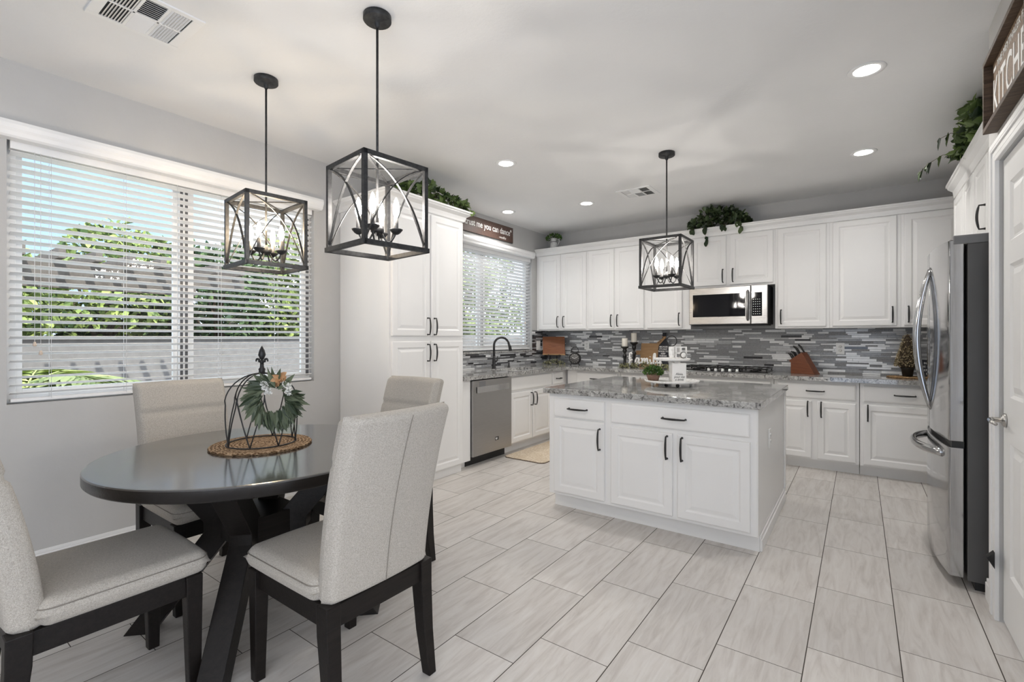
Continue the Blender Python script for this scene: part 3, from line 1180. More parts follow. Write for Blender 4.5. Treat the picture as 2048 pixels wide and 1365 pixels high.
# worktop (L shape with sink cut-out)
SX0, SX1, SY0, SY1 = 0.22, 0.58, -1.70, -1.06
b = B()
zt0, zt1 = BH, 0.914
for (x0, x1, y0, y1) in ((0.0, SX0, -2.64, -0.002), (SX0, SX1, -2.64, SY0), (SX0, SX1, SY1, -0.002), (SX1, 0.68, -2.64, -0.002), (0.68, 4.998, -0.652, -0.002)):
    b.box(x0, x1, y0, y1, zt0, zt1)
wt = b.build('worktop', 'granite')
tag(wt, 'grey speckled granite worktop running along the left and back walls', 'worktop')
sk = thing('sink', 'undermount kitchen sink below the black faucet', 'sink', (0.40, -1.38, 0.73))
b = B()
b.box(-0.18, 0.18, -0.32, 0.32, -0.02, 0.0)
b.box(-0.19, -0.18, -0.33, 0.33, -0.02, 0.143)
b.box(0.18, 0.19, -0.33, 0.33, -0.02, 0.143)
b.box(-0.18, 0.18, -0.33, -0.32, -0.02, 0.143)
b.box(-0.18, 0.18, 0.32, 0.33, -0.02, 0.143)
b.build('basin', 'steel_brushed', sk)
B().lathe([(0.0, 0.004), (0.04, 0.004), (0.045, 0.0)], seg=20).build('drain', 'chrome', sk)

# --- backsplash mosaics
def mosaic(name, label, length, z0, z1, rng, darkness, place, skip=None):
    b = B()
    b.box(0, length, -0.004, 0, z0, z1, 0)
    rows = [0.0152, 0.0265, 0.0152, 0.0205, 0.0265, 0.0152, 0.0152, 0.0265, 0.0205]
    z = z0 + 0.0015
    ri = 0
    g = 0.0016
    while z < z1 - 0.004:
        h = min(rows[ri % len(rows)], z1 - z)
        x = -rng.uniform(0, 0.2)
        last = -1
        while x < length:
            w = rng.choice([0.098, 0.098, 0.148, 0.198, 0.198, 0.248 if h < 0.025 else 0.148])
            pick = rng.random()
            wh, lt, md, stn = darkness
            mi = 1 if pick < wh else 2 if pick < wh + lt else 3 if pick < wh + lt + md else 4 if pick < wh + lt + md + stn else 5
            if mi == 1 and last == 1 and rng.random() < 0.65:
                mi = 4
            last = mi
            x0, x1 = max(0.0, x), min(length, x + w - g)
            if x1 - x0 > 0.004:
                yy = -0.0075 - (0.0012 if mi in (1, 2) else 0)
                zz0, zz1 = z, z + h - g
                if not (skip and skip((x0 + x1) / 2, (zz0 + zz1) / 2)):
                    c = 0.0007
                    vs = [(x0, -0.004, zz0), (x1, -0.004, zz0), (x1, -0.004, zz1), (x0, -0.004, zz1),
                          (x0 + c, yy, zz0 + c), (x1 - c, yy, zz0 + c), (x1 - c, yy, zz1 - c), (x0 + c, yy, zz1 - c)]
                    b.add(vs, [(4, 5, 6, 7), (0, 1, 5, 4), (1, 2, 6, 5), (2, 3, 7, 6), (3, 0, 4, 7)], mi)
            x += w
        z += h
        ri += 1
    o = b.build(name, ['grout', 'tile_white', 'tile_light', 'tile_mid', 'tile_stone', 'tile_dark'])
    place(o)
    tag(o, label, 'backsplash')
    return o


def plc(o):
    o.location = (0.009, -0.0005, 0)


mosaic('tile_backsplash', 'grey and white strip mosaic backsplash along the back wall', 4.985, 0.914, 1.40, random.Random(5), (0.33, 0.13, 0.25, 0.27), plc)
mosaic('tile_backsplash', 'mosaic backsplash strip behind the faucet below the sink window', 2.64, 0.914, 1.093, random.Random(8), (0.05, 0.26, 0.26, 0.20),  # same tile as the back wall; its dark reflections are put in as darker tiles
       lambda o: (setattr(o, 'location', (0.0005, -2.64, 0)), setattr(o, 'rotation_euler', (0, 0, R90))))
mosaic('tile_backsplash', 'small mosaic backsplash patch right of the sink window', 0.43, 1.093, 1.40, random.Random(9), (0.05, 0.24, 0.26, 0.20),  # darker mix again paints in the reflections seen in the glass tiles
       lambda o: (setattr(o, 'location', (0.0005, -0.437, 0)), setattr(o, 'rotation_euler', (0, 0, R90))))

# --- wall cabinets on the back wall
UB, UT = 1.39, 2.47


def wall_cab(label, x0, x1, doors, z0=UB, dz0=1.407, depth=0.31):
    r = thing('wall_cabinet', label, 'wall cabinet', (x0, -depth, z0), 0, 'white wall cabinets along the back wall')
    B().box(0, x1 - x0 - 0.001, 0, depth - 0.001, 0, UT - z0).build('cabinet_body', 'cabinet_white', r, bevel=0.001)
    for a0, a1, sd in doors:
        door(r, a0 - x0, a1 - x0, dz0 - z0, 2.447 - z0, sd, dz0 - z0 + 0.105)
    return r


wall_cab('white two-door wall cabinet in the left corner under the milk jug', 0.004, 0.815, [(0.045, 0.398, 'R'), (0.428, 0.800, 'L')])
wall_cab('white two-door wall cabinet above the candle holders', 0.815, 1.61, [(0.832, 1.197, 'R'), (1.219, 1.594, 'L')])
wall_cab('white one-door wall cabinet left of the microwave', 1.61, 2.16, [(1.636, 2.062, 'R')])
wall_cab('short white two-door wall cabinet above the microwave, under the trailing plant', 2.16, 3.035, [(2.18, 2.548, 'R'), (2.588, 3.018, 'L')], 1.865, 1.885)
wall_cab('white one-door wall cabinet just right of the microwave', 3.035, 3.52, [(3.060, 3.492, 'L')])
wall_cab('wide white one-door wall cabinet above the outlet and knife block', 3.52, 4.08, [(3.545, 4.049, 'R')])
wall_cab('white wall cabinet partly hidden by the top of the fridge', 4.08, 4.995, [(4.102, 4.52, 'L'), (4.54, 4.96, 'R')])
b = B()
crown_run(b, 0.002, 4.99, 0.0, 2.455, 2.55, 0.055, 0, 0)
b.box(0.002, 4.99, 0.0, 0.30, 2.472, 2.545)
cr = b.build('crown_moulding', 'cabinet_white', loc=(0, -0.312, 0))
tag(cr, 'long white crown moulding on top of the back wall cabinets', 'moulding')

# --- cabinets over the fridge on the right wall (face -X): local x -> -Y
fc = thing('fridge_cabinet', 'white high cabinet run with ivy above the fridge', 'wall cabinet', (4.40, -0.85, 1.87), -R90)
B().box(0, 1.93, 0, 0.59, 0, 0.60).build('cabinet_body', 'cabinet_white', fc, bevel=0.001)
for a0, a1, sd in ((0.02, 0.45, None), (0.475, 0.83, None), (0.87, 1.265, 'R'), (1.30, 1.70, None)):
    door(fc, a0, a1, 0.02, 0.535, sd, 0.155)
b = B()
crown_run(b, 0, 1.93, 0.0, 0.555, 0.675, 0.06, 1, 0)
b2 = B()
crown_run(b2, -0.59, 0.0, 0.0, 0.555, 0.675, 0.06, 0, 1)
b2.xf(lambda p: Vector((p.y, -p.x, p.z)))
b.add(b2.v, b2.f)
b.box(0, 1.93, 0, 0.59, 0.60, 0.67)
b.build('crown', 'cabinet_white', fc)

# ------------------------------------------------------------------ island
IX0, IX1, IY0, IY1 = 1.850, 3.277, -2.980, -1.735
isl = thing('island_cabinet', 'white kitchen island cabinet with three doors and two drawers', 'island', (IX0, IY0, 0))
iw, idp = IX1 - IX0, IY1 - IY0
B().box(0, iw, 0, idp, 0.115, BH).build('cabinet_body', 'cabinet_white', isl, bevel=0.0015)
b = B()
b.box(0.0, iw, 0.085, idp, 0, 0.115)
b.build('toe_kick', 'cabinet_white', isl)
b = B()
b.box(iw, iw + 0.014, 0.09, idp, 0, 0.07)
b.box(iw, iw + 0.007, 0.09, idp, 0.07, 0.095)
b.box(iw, iw + 0.006, -0.002, 0.03, 0.115, 0.874)
b.box(iw, iw + 0.012, idp - 0.03, idp + 0.01, 0.095, 0.874)
b.build('side_trim', 'cabinet_white', isl, bevel=0.003)
for x0, x1 in ((0.047, 0.459), (0.508, 1.388)):
    drawer(isl, x0, x1, 0.702, 0.838)
door(isl, 0.047, 0.459, 0.137, 0.688, 'R', 0.572)
door(isl, 0.508, 0.935, 0.137, 0.672, 'R', 0.58)
door(isl, 0.967, 1.392, 0.137, 0.672, 'L', 0.58)
it = B().box(1.818, 3.302, -3.025, -1.700, BH, 0.914).build('island_worktop', 'granite', bevel=0.004)
tag(it, 'grey granite slab on top of the kitchen island', 'worktop')


# ------------------------------------------------------------------ outlets and switches
def plate(name, label, cat, loc, rotz, w=0.075, h=0.12, kind='outlet', gangs=1):
    r = thing(name, label, cat, loc, rotz)
    B().box(-w / 2, w / 2, -0.006, 0, -h / 2, h / 2).build('cover_plate', 'white_plastic', r, bevel=0.002)
    for g in range(gangs):
        gx = (g - (gangs - 1) / 2) * 0.046
        if kind == 'outlet':
            for s in (-1, 1):
                o = B().lathe([(0.0, -0.0085), (0.016, -0.0085), (0.0165, -0.006)], (gx, 0, s * 0.02), 20, axis='Y').build('socket', 'white_plastic', r)
                B().box(gx - 0.008, gx - 0.0055, -0.0092, -0.0084, s * 0.02 - 0.003, s * 0.02 + 0.006) \
                    .box(gx + 0.0055, gx + 0.008, -0.0092, -0.0084, s * 0.02 - 0.003, s * 0.02 + 0.005) \
                    .box(gx - 0.002, gx + 0.002, -0.0092, -0.0084, s * 0.02 - 0.010, s * 0.02 - 0.006).build('slot', 'slot_dark', o)
        else:
            B().box(gx - 0.016, gx + 0.016, -0.0095, -0.006, -0.032, 0.032).build('rocker', 'white_plastic', r, bevel=0.002)
    return r


plate('power_outlet', 'white outlet on the mosaic left of the candle holders', 'outlet', (0.648, -0.0095, 1.185), 0)
plate('power_outlet', 'white outlet on the mosaic right of the knife block', 'outlet', (3.600, -0.0095, 1.177), 0)
plate('wall_switch', 'wide white switch plate behind the tiered tray', 'switch', (1.897, -0.0095, 1.146), 0, 0.12, 0.13, 'switch', 2)
plate('wall_switch', 'white switch plate beside the sink window', 'switch', (0.009, -0.285, 1.178), R90, 0.10, 0.13, 'switch', 2)
plate('wall_switch', 'white switch plate half hidden by the cutting board', 'switch', (0.009, -0.135, 1.178), R90, 0.075, 0.13, 'switch')
plate('power_outlet', 'white outlet on the right end of the island', 'outlet', (3.2775, -2.52, 0.622), R90, 0.078, 0.125)

# ------------------------------------------------------------------ microwave
MX0, MX1, MY = 2.168, 2.978, -0.395
mw = thing('microwave', 'stainless microwave with black glass under the wall cabinet', 'microwave', (MX0, MY, 1.44))
W_ = MX1 - MX0
B().box(0.004, W_ - 0.002, 0.0, 0.38, 0.0, 0.418).build('case', 'gasket', mw)
fp = B().box(0, W_ * 0.80, -0.03, 0.0, 0.0, 0.418).build('door', 'steel_soft', mw, bevel=0.008)
B().box(0.045, W_ * 0.735, -0.0325, -0.029, 0.085, 0.338).build('door_glass', 'glass_black', fp)
B().tube([(W_ * 0.765, -0.03, 0.045), (W_ * 0.765, -0.062, 0.06), (W_ * 0.765, -0.070, 0.2), (W_ * 0.765, -0.062, 0.345), (W_ * 0.765, -0.03, 0.36)], 0.013, 10).build('handle', 'steel_brushed', fp)
cp = B().box(W_ * 0.803, W_, -0.03, 0.0, 0.0, 0.418).build('control_panel', 'steel_soft', mw, bevel=0.006)
B().box(W_ * 0.812, W_ * 0.935, -0.0325, -0.029, 0.085, 0.338).build('keypad_glass', 'glass_black', cp)
b = B()
for i in range(7):
    for j in range(4):
        b.box(W_ * (0.828 + j * 0.025), W_ * (0.828 + j * 0.025) + 0.009, -0.0332, -0.0324, 0.105 + i * 0.026, 0.111 + i * 0.026)
b.build('keypad_marks', 'white_plastic', cp)
B().box(0.02, W_ - 0.02, 0.02, 0.36, -0.012, 0.0).build('vent_grille', 'slot_dark', mw)

# ------------------------------------------------------------------ cooktop
ck = thing('gas_cooktop', 'black gas cooktop with chrome knobs set in the back counter', 'cooktop', (2.545, -0.335, 0.914))
B().box(-0.46, 0.46, -0.26, 0.26, 0.0, 0.010).build('hob_plate', 'steel', ck, bevel=0.003)
B().box(-0.445, 0.445, -0.175, 0.245, 0.010, 0.016).build('burner_bed', 'burner_black', ck, bevel=0.003)
for gx in (-0.30, 0.0, 0.30):
    b = B()
    for yy in (-0.14, 0.22):
        b.bar((gx - 0.135, yy, 0.047), (gx + 0.135, yy, 0.047), 0.014, 0.014)
    for xx in (-0.135, -0.045, 0.045, 0.135):
        b.bar((gx + xx, -0.14, 0.047), (gx + xx, 0.22, 0.047), 0.014, 0.014)
    for xx in (-0.13, 0.13):
        for yy in (-0.135, 0.215):
            b.bar((gx + xx, yy, 0.014), (gx + xx, yy, 0.045), 0.014, 0.014)
    b.build('grate', 'burner_black', ck)
for gx, gy in ((-0.30, 0.12), (-0.30, -0.05), (0.0, 0.05), (0.30, 0.12), (0.30, -0.05)):
    B().lathe([(0.045, 0.016), (0.044, 0.026), (0.03, 0.030), (0.0, 0.031)], (gx, gy, 0), 20).build('burner_cap', 'burner_black', ck)
for k in range(5):
    B().lathe([(0.021, 0.010), (0.021, 0.020), (0.017, 0.024), (0.016, 0.042), (0.0, 0.044)], (-0.13 + k * 0.072, -0.205, 0), 20).build('knob', 'chrome', ck)

# ------------------------------------------------------------------ fridge
FXC = 4.212
fr = thing('refrigerator', 'stainless french-door refrigerator with bottom freezer', 'refrigerator', (FXC, -2.752, 0), 0)
fw = 0.905
b = B().box(0.0, 0.72, 0.0, fw, 0.045, 1.775)
b.build('case', 'appliance_gray', fr, bevel=0.004)
B().box(0.03, 0.70, 0.02, fw - 0.02, 0.0, 0.045).build('base_grille', 'gasket', fr)
B().box(-0.055, 0.70, 0.0, fw, 1.775, 1.822).build('top_cap', 'hinge_gray', fr, bevel=0.005)


def fridge_face(y):
    u = (y - fw / 2) / (fw / 2)
    return -0.108 + 0.040 * u * u


def fdoor(name, y0, y1, z0, z1):
    n = 14
    b = B()
    poly = []
    for i in range(n + 1):
        y = y0 + (y1 - y0) * i / n
        poly.append((fridge_face(y), y))
    poly += [(-0.012, y1), (-0.012, y0)]
    b.prism(poly, z0, z1)
    k = len(poly)
    for fi in range(len(b.f)):
        q = b.f[fi]
        if len(q) == 4 and max(q[0] % k, q[1] % k) <= n and abs((q[0] % k) - (q[1] % k)) == 1:
            b.s[fi] = True
    return b.build(name, 'steel', fr, bevel=0.004)


d1 = fdoor('door', 0.002, fw / 2 - 0.003, 0.755, 1.80)
d2 = fdoor('door', fw / 2 + 0.003, fw - 0.002, 0.755, 1.80)
d3 = fdoor('freezer_drawer', 0.002, fw - 0.002, 0.055, 0.722)
B().box(-0.06, -0.012, 0.004, fw - 0.004, 0.722, 0.755).build('gasket', 'gasket', fr)
for dd, y in ((d1, fw / 2 - 0.045), (d2, fw / 2 + 0.045)):
    pts = []
    for i in range(17):
        u = i / 16 * 2 - 1
        pts.append((fridge_face(y) + 0.004 - 0.064 * (1 - abs(u) ** 1.8), y, 1.287 + u * 0.42))
    B().tube(pts, [0.006 + 0.007 * (1 - abs(i / 8 - 1) ** 2) for i in range(17)], 10, flat=1.3).build('handle', 'steel', dd)
pts = []
for i in range(17):
    u = i / 16 * 2 - 1
    y = fw / 2 + u * 0.33
    pts.append((fridge_face(y) + 0.004 - 0.075 * (1 - abs(u) ** 2.4), y, 0.668))
B().tube(pts, 0.017, 10, flat=1.3).build('handle', 'steel', d3)
B().box(-0.012, 0.02, 0.004, 0.06, 1.79, 1.812).build('hinge_cover', 'hinge_gray', fr)
B().box(-0.093, -0.0915, 0.235, 0.275, 1.70, 1.708).lathe([(0.0, -0.0025), (0.011, -0.0025), (0.011, 0.0)], (-0.0905, 0.29, 1.704), 20, axis='X').build('badge', 'chrome', d1)
for dd in (d1,):
    pass

# ------------------------------------------------------------------ faucet and dispenser
fa = thing('faucet', 'tall black gooseneck faucet at the sink', 'faucet', (0.12, -1.46, 0.914))
B().lathe([(0.0, 0.0), (0.027, 0.0), (0.027, 0.006), (0.022, 0.014), (0.020, 0.10), (0.014, 0.15), (0.0, 0.155)], seg=20).build('base', 'black_metal', fa)
dx, dy = 0.52, 0.85
pts = [(0, 0, 0.13), (0, 0, 0.28)]
for i in range(1, 11):
    a = math.pi - i / 10 * math.pi * 0.94
    rr = 0.10
    q = rr + rr * math.cos(a)
    pts.append((q * dx, q * dy, 0.28 + rr * math.sin(a)))
B().tube(pts, 0.0135, 12).build('spout', 'black_metal', fa)
e = Vector(pts[-1])
B().tube([e, e + Vector((0.006, 0.010, -0.03)), e + Vector((0.012, 0.02, -0.085))], [0.014, 0.018, 0.021], 12).build('spray_head', 'black_metal', fa)
B().tube([(0.010, 0.016, 0.085), (0.018, 0.034, 0.088), (0.020, 0.040, 0.11), (0.022, 0.044, 0.15)], [0.012, 0.010, 0.008, 0.006], 10).build('lever', 'black_metal', fa)
sd = thing('soap_dispenser', 'short black soap dispenser pump beside the faucet', 'soap dispenser', (0.12, -1.15, 0.914))
B().lathe([(0.0, 0.0), (0.019, 0.0), (0.019, 0.005), (0.012, 0.012), (0.011, 0.05), (0.0, 0.052)], seg=16).build('pump_body', 'black_metal', sd)
B().tube([(0, 0, 0.05), (0, 0, 0.075), (0.03, 0.01, 0.078), (0.05, 0.016, 0.07)], 0.007, 8).build('pump_spout', 'black_metal', sd)

# ------------------------------------------------------------------ floor mat by the sink
rg = thing('kitchen_mat', 'beige woven kitchen mat on the floor before the sink', 'mat', (0.90, -1.30, 0.0))


B().prism(rrect(0.50, 1.33, 0.05), 0.004, 0.012).build('pile', 'rug', rg)
B().prism(rrect(0.508, 1.338, 0.052), 0.0, 0.006).build('edge_binding', 'frame_brown', rg)

# ------------------------------------------------------------------ dining table
TC = (1.535, -5.01)
tb = thing('dining_table', 'round black oak pedestal dining table by the window', 'table', (*TC, 0))
TZ = 0.786
b = B()
b.lathe([(0.594, TZ - 0.052), (0.604, TZ - 0.049), (0.610, TZ - 0.042), (0.610, TZ - 0.006)], seg=128, mi=1)
b.f, b.m, b.s = b.f[:-2], b.m[:-2], b.s[:-2]
b.lathe([(0.610, TZ - 0.006), (0.607, TZ - 0.0015), (0.600, TZ)], seg=128, mi=0, smooth=False)
b.lathe([(0.594, TZ - 0.052), (0.0, TZ - 0.052)], seg=128, mi=1, smooth=False)
b.build('tabletop', ['table_top', 'espresso_gloss'], tb)
for k in range(4):
    a = math.radians(45 + 90 * k)
    # bent leg: profile in (radius, z), extruded sideways
    outer = [(0.43, TZ - 0.055), (0.215, 0.475), (0.215, 0.43), (0.535, 0.0)]
    inner = [(0.425, 0.0), (0.10, 0.42), (0.10, 0.50), (0.30, TZ - 0.055)]
    poly = outer + inner
    b = B()
    b.prism(poly, -0.045, 0.045, 'XZ')
    b.xf(lambda p: Matrix.Rotation(a, 3, 'Z') @ p)
    b.build('leg', 'espresso', tb, bevel=0.003)
B().box(-0.135, 0.135, -0.135, 0.135, 0.40, 0.515).build('hub_block', 'espresso', tb, bevel=0.003)


# ------------------------------------------------------------------ dining chairs (local +x = front)
def pillow(w, h, T, r, nu=26, nv=26, groove=None, kround=0.02):
    """closed cushion: u across w, v along h, thickness +-T/2 along third axis -> list of verts (u, v, t)"""
    def sp(n):
        o = []
        for i in range(n + 1):
            s = i / n * 2 - 1
            o.append(math.copysign(1 - (1 - abs(s)) ** 1.6, s))
        return o
    us, vs_ = sp(nu), sp(nv)
    b = B()
    V, F = [], []
    for side in (1, -1):
        for j, v in enumerate(vs_):
            for i, u in enumerate(us):
                x = u * w / 2 * math.sqrt(1 - kround * v * v)
                y = v * h / 2 * math.sqrt(1 - kround * u * u)
                du = (1 - abs(u)) * w / 2
                dv = (1 - abs(v)) * h / 2
                d = min(du, dv)
                # smooth-min for corners
                if du < r and dv < r:
                    d = max(0.0, r - math.hypot(r - du, r - dv))
                e_ = 1.0 if d >= r else math.sqrt(max(0.0, 1 - (1 - d / r) ** 2))
                t = side * T / 2 * e_
                if groove:
                    t += groove(x, y, side) * e_
                V.append((x, y, t))
    n1 = (nu + 1) * (nv + 1)
    for side in (0, 1):
        for j in range(nv):
            for i in range(nu):
                a = side * n1 + j * (nu + 1) + i
                q = (a, a + 1, a + nu + 2, a + nu + 1)
                F.append(q if side == 0 else tuple(reversed(q)))
    return V, F


def make_chair():
    r = thing('dining_chair', '', 'chair', (0, 0, 0), 0, 'upholstered chairs around the round table')
    b = B()
    b.box(-0.235, 0.225, -0.215, -0.190, 0.352, 0.425)
    b.box(-0.235, 0.225, 0.190, 0.215, 0.352, 0.425)
    b.box(0.200, 0.225, -0.19, 0.19, 0.352, 0.425)
    b.box(-0.265, -0.235, -0.19, 0.19, 0.352, 0.425)
    b.build('seat_frame', 'espresso', r, bevel=0.002)
    for s in (-1, 1):
        lg = B()
        y0 = s * 0.203
        t, q = 0.027, 0.019
        vs = [(0.205 + sx * t, y0 + sy * t, 0.425) for sx, sy in ((-1, -1), (1, -1), (1, 1), (-1, 1))] + \
             [(0.21 + sx * q, y0 + sy * q, 0.0) for sx, sy in ((-1, -1), (1, -1), (1, 1), (-1, 1))]
        lg.add(vs, [(0, 1, 2, 3), (7, 6, 5, 4), (0, 4, 5, 1), (1, 5, 6, 2), (2, 6, 7, 3), (3, 7, 4, 0)])
        lg.build('leg', 'espresso', r, bevel=0.003)
        lg = B()
        st = [(-0.245, 0.43, 0.030), (-0.247, 0.33, 0.029), (-0.262, 0.16, 0.025), (-0.288, 0.0, 0.020)]
        vs, fs = [], []
        for (x, z, t) in st:
            vs += [(x + sx * t, y0 + sy * t * 0.9, z) for sx, sy in ((-1, -1), (1, -1), (1, 1), (-1, 1))]
        for i in range(3):
            for k in range(4):
                fs.append((i * 4 + k, i * 4 + 4 + k, i * 4 + 4 + (k + 1) % 4, i * 4 + (k + 1) % 4))
        fs += [(0, 1, 2, 3), (15, 14, 13, 12)]
        lg.add(vs, fs)
        lg.build('leg', 'espresso', r, bevel=0.003)
    V, F = pillow(0.478, 0.475, 0.085, 0.040)
    cu = B()
    cu.add([(y + 0.022, x, t + 0.463 + 0.006 * (1 - (2 * x / 0.478) ** 2)) for x, y, t in V], [tuple(reversed(f)) for f in F], 0, True)
    cu.build('seat', 'linen', r)

    pp_ = [(q[1] * 1.0 + 0.022, q[0], 0.463 + 0.020) for q in rrect(0.471, 0.468, 0.045, 6)]
    B().tube(pp_, 0.0018, 5, closed=True).build('piping', 'linen_piping', r)

    def gr(x, y, side):
        return -0.012 * math.exp(-((y - 0.155) / 0.012) ** 2) if side > 0 else 0.0
    V, F = pillow(0.462, 0.63, 0.09, 0.027, 30, 60, gr, 0.008)
    bk = B()

    def bp(x, y, t):
        z = 0.42 + 0.315 + y
        s = (z - 0.42) / 0.63
        w = x * (0.935 + 0.025 * s)
        xx = -0.222 - 0.045 * s - 0.085 * s * s + t - 0.028 * (1 - (x / 0.231) ** 2) * (0.35 + 0.65 * s)
        return (xx, w, z)
    bk.add([bp(*q) for q in V], F, 0, True)
    bo = bk.build('backrest', 'linen', r)
    pts = []
    for i in range(21):
        y = -0.298 + 0.596 * i / 20
        q = bp(0.0, y, -0.0475)
        pts.append((q[0] - 0.0003, q[1], q[2]))
    B().tube(pts, 0.0012, 6).build('seam', 'linen_piping', bo)
    return r


ch = make_chair()
spots = [
    ((2.13, -5.00), math.pi, 'beige fabric dining chair seen from behind on the right of the table'),
    ((1.575, -5.578), R90, 'beige fabric dining chair at the bottom left, cut off by the frame'),
    ((0.99, -5.01), 0.0, 'beige fabric dining chair standing with its back to the window'),
    ((1.55, -4.42), -R90, 'beige fabric dining chair across the table, nearest the tall cabinet'),
]
for k, ((x, y), a, lab) in enumerate(spots):
    c = ch if k == 0 else copy_tree(ch)
    c.location = (x, y, 0)
    c.rotation_euler = (0, 0, a)
    c['label'] = lab

# ------------------------------------------------------------------ centrepiece: mat, cloche cage, wreath
MC = (1.485, -4.972)
pm = B().lathe([(0.0, 0.0), (0.212, 0.0), (0.218, 0.006), (0.212, 0.012), (0.0, 0.011)], seg=64).build('placemat', 'woven_mat', loc=(*MC, TZ))
tag(pm, 'round woven brown placemat on the dining table', 'placemat')
cg = thing('wire_cloche', 'black wire cloche with finial on the round placemat', 'cloche', (*MC, TZ + 0.012))
RC, HC = 0.148, 0.325
b = B()
b.tube([(RC * math.cos(2 * math.pi * i / 48), RC * math.sin(2 * math.pi * i / 48), 0.004) for i in range(48)], 0.0032, 6, closed=True)
b.build('base_ring', 'black_metal', cg)
b = B()


def dome(u):
    # u 0..1 from ring to the top: vertical, then round over
    if u < 0.55:
        return RC * (1 + 0.02 * math.sin(u / 0.55 * math.pi)), u / 0.55 * 0.185
    t = (u - 0.55) / 0.45 * R90
    return RC * math.cos(t) + 0.004, 0.185 + (HC - 0.185) * math.sin(t)


for k in range(8):
    a0 = 2 * math.pi * k / 8
    for s in (-1, 1):
        pts = []
        for i in range(23):
            u = i / 22
            rr, z = dome(u)
            a = a0 + s * (2 * math.pi / 16) * min(1.0, u / 0.62) * 1.0
            pts.append((rr * math.cos(a), rr * math.sin(a), z + 0.003))
        b.tube(pts, 0.0030, 6)
b.build('wire_cage', 'black_metal', cg)
fn = B().lathe([(0.0, HC - 0.004), (0.016, HC - 0.002), (0.013, HC + 0.012), (0.015, HC + 0.022), (0.009, HC + 0.03), (0.008, HC + 0.05), (0.013, HC + 0.056), (0.010, HC + 0.062), (0.0, HC + 0.064)], seg=16)
fn.lathe([(0.0, HC + 0.06), (0.009, HC + 0.07), (0.0165, HC + 0.088), (0.012, HC + 0.108), (0.004, HC + 0.126), (0.0, HC + 0.132)], seg=12)
ax_ = Vector((0.81, 0.587, 0))
for s in (-1, 1):
    pts = []
    for i in range(9):
        a = -0.4 + i / 8 * 3.6
        q = 0.017 * (1.0 - 0.05 * i)
        pts.append(ax_ * (s * (0.021 - q * math.cos(a) * 0.6)) + Vector((0, 0, HC + 0.058 + 0.012 * math.sin(a))))
    fn.tube(pts, [0.0065 - 0.0004 * i for i in range(9)], 8)
fn.build('finial', 'black_metal', cg)
# wreath of olive leaves hanging on the camera side
vx = Vector((0.81, 0.587, 0))          # across, as seen from the room
vn = Vector((0.62, -0.78, 0)).normalized()
vx = Vector((0.78, 0.62, 0)).normalized()
wc = Vector((MC[0], MC[1], TZ + 0.225)) + vn * (RC + 0.012) + vx * 0.115 - vn * 0.02 + Vector((0, 0, 0.008))
wr = thing('leaf_wreath', 'small green leaf wreath with white blooms hanging on the wire cloche', 'wreath', tuple(wc))
rng = random.Random(21)
b = B()
hoop = []
for i in range(36):
    a = 2 * math.pi * i / 36
    hoop.append(vx * (0.068 * math.cos(a)) + Vector((0, 0, 0.068 * math.sin(a))))
b.tube(hoop, 0.004, 6, closed=True)
b.build('hoop', 'stem', wr)
b = B()
for i in range(330):
    a = rng.uniform(0, 2 * math.pi)
    if 0.35 < a < 1.15 and rng.random() < 0.8:
        continue
    if 1.15 <= a < 2.0 and rng.random() < 0.4:
        continue
    rad = vx * math.cos(a) + Vector((0, 0, math.sin(a)))
    tg = -vx * math.sin(a) + Vector((0, 0, math.cos(a)))
    flow = tg if math.cos(a) < 0.25 else -tg * 0.15     # sprays run down the left and out to the right
    d = rad * rng.uniform(0.35, 1.0) + flow * rng.uniform(0.3, 0.9) + vn * rng.uniform(-0.1, 0.5) + Vector((0, 0, -0.45 if a > math.pi else -0.15))
    p = rad * (0.062 + rng.uniform(-0.014, 0.018)) + vn * rng.uniform(-0.006, 0.014)
    add_leaf(b, p, d, vn + rvec(rng) * 0.6, rng.uniform(0.055, 0.088), 'long')
b.build('leaf', 'olive_leaf', wr)
b = B()
for cxx, czz in ((-0.032, 0.062), (0.062, 0.055)):
    for i in range(90):
        t = rng.uniform(0, 1)
        a = rng.uniform(0, 6.283)
        p = vx * (cxx + 0.018 * t) + Vector((0, 0, czz + 0.02 - 0.055 * t)) + vn * 0.02 + (vx * math.cos(a) + vn * math.sin(a)) * (0.014 * (1 - 0.5 * t))
        add_leaf(b, p, rvec(rng), rvec(rng), 0.012, 'round')
b.build('bloom', 'white_flower', wr)
b = B()
for i in range(14):
    p = vx * rng.uniform(-0.01, 0.04) + Vector((0, 0, 0.085 + rng.uniform(-0.01, 0.015))) + vn * 0.015
    add_leaf(b, p, rvec(rng) + Vector((0, 0, 0.6)), vn, 0.04, 'oval')
b.build('dried_bloom', 'ribbon_tan', wr)

# ------------------------------------------------------------------ counter accessories
CZ = 0.914
# cutting board on an easel in the corner
ez = thing('easel', 'small black easel on the counter in the corner', 'easel', (0.24, -0.20, CZ), math.radians(14))
b = B()
b.box(-0.10, 0.10, -0.055, -0.035, 0.115, 0.130)
for s in (-1, 1):
    b.bar((s * 0.08, -0.04, 0.0), (s * 0.05, 0.06, 0.30), 0.010, 0.010)
    b.bar((s * 0.08, -0.055, 0.12), (s * 0.08, -0.055, 0.14), 0.010, 0.010)
b.bar((0, 0.10, 0.0), (0, 0.055, 0.28), 0.010, 0.010)
b.build('easel_frame', 'black_metal', ez)
bd = thing('cutting_board', 'reddish wooden cutting board propped up in the counter corner', 'cutting board', (0.235, -0.215, CZ + 0.131), math.radians(14))
b = B().box(-0.165, 0.165, -0.016, 0.0, 0.0, 0.275)
b.xf(lambda p: Vector((p.x - 0.10 * (p.z / 0.275) * 0.35, p.y + p.z * 0.33, p.z * 0.95)))
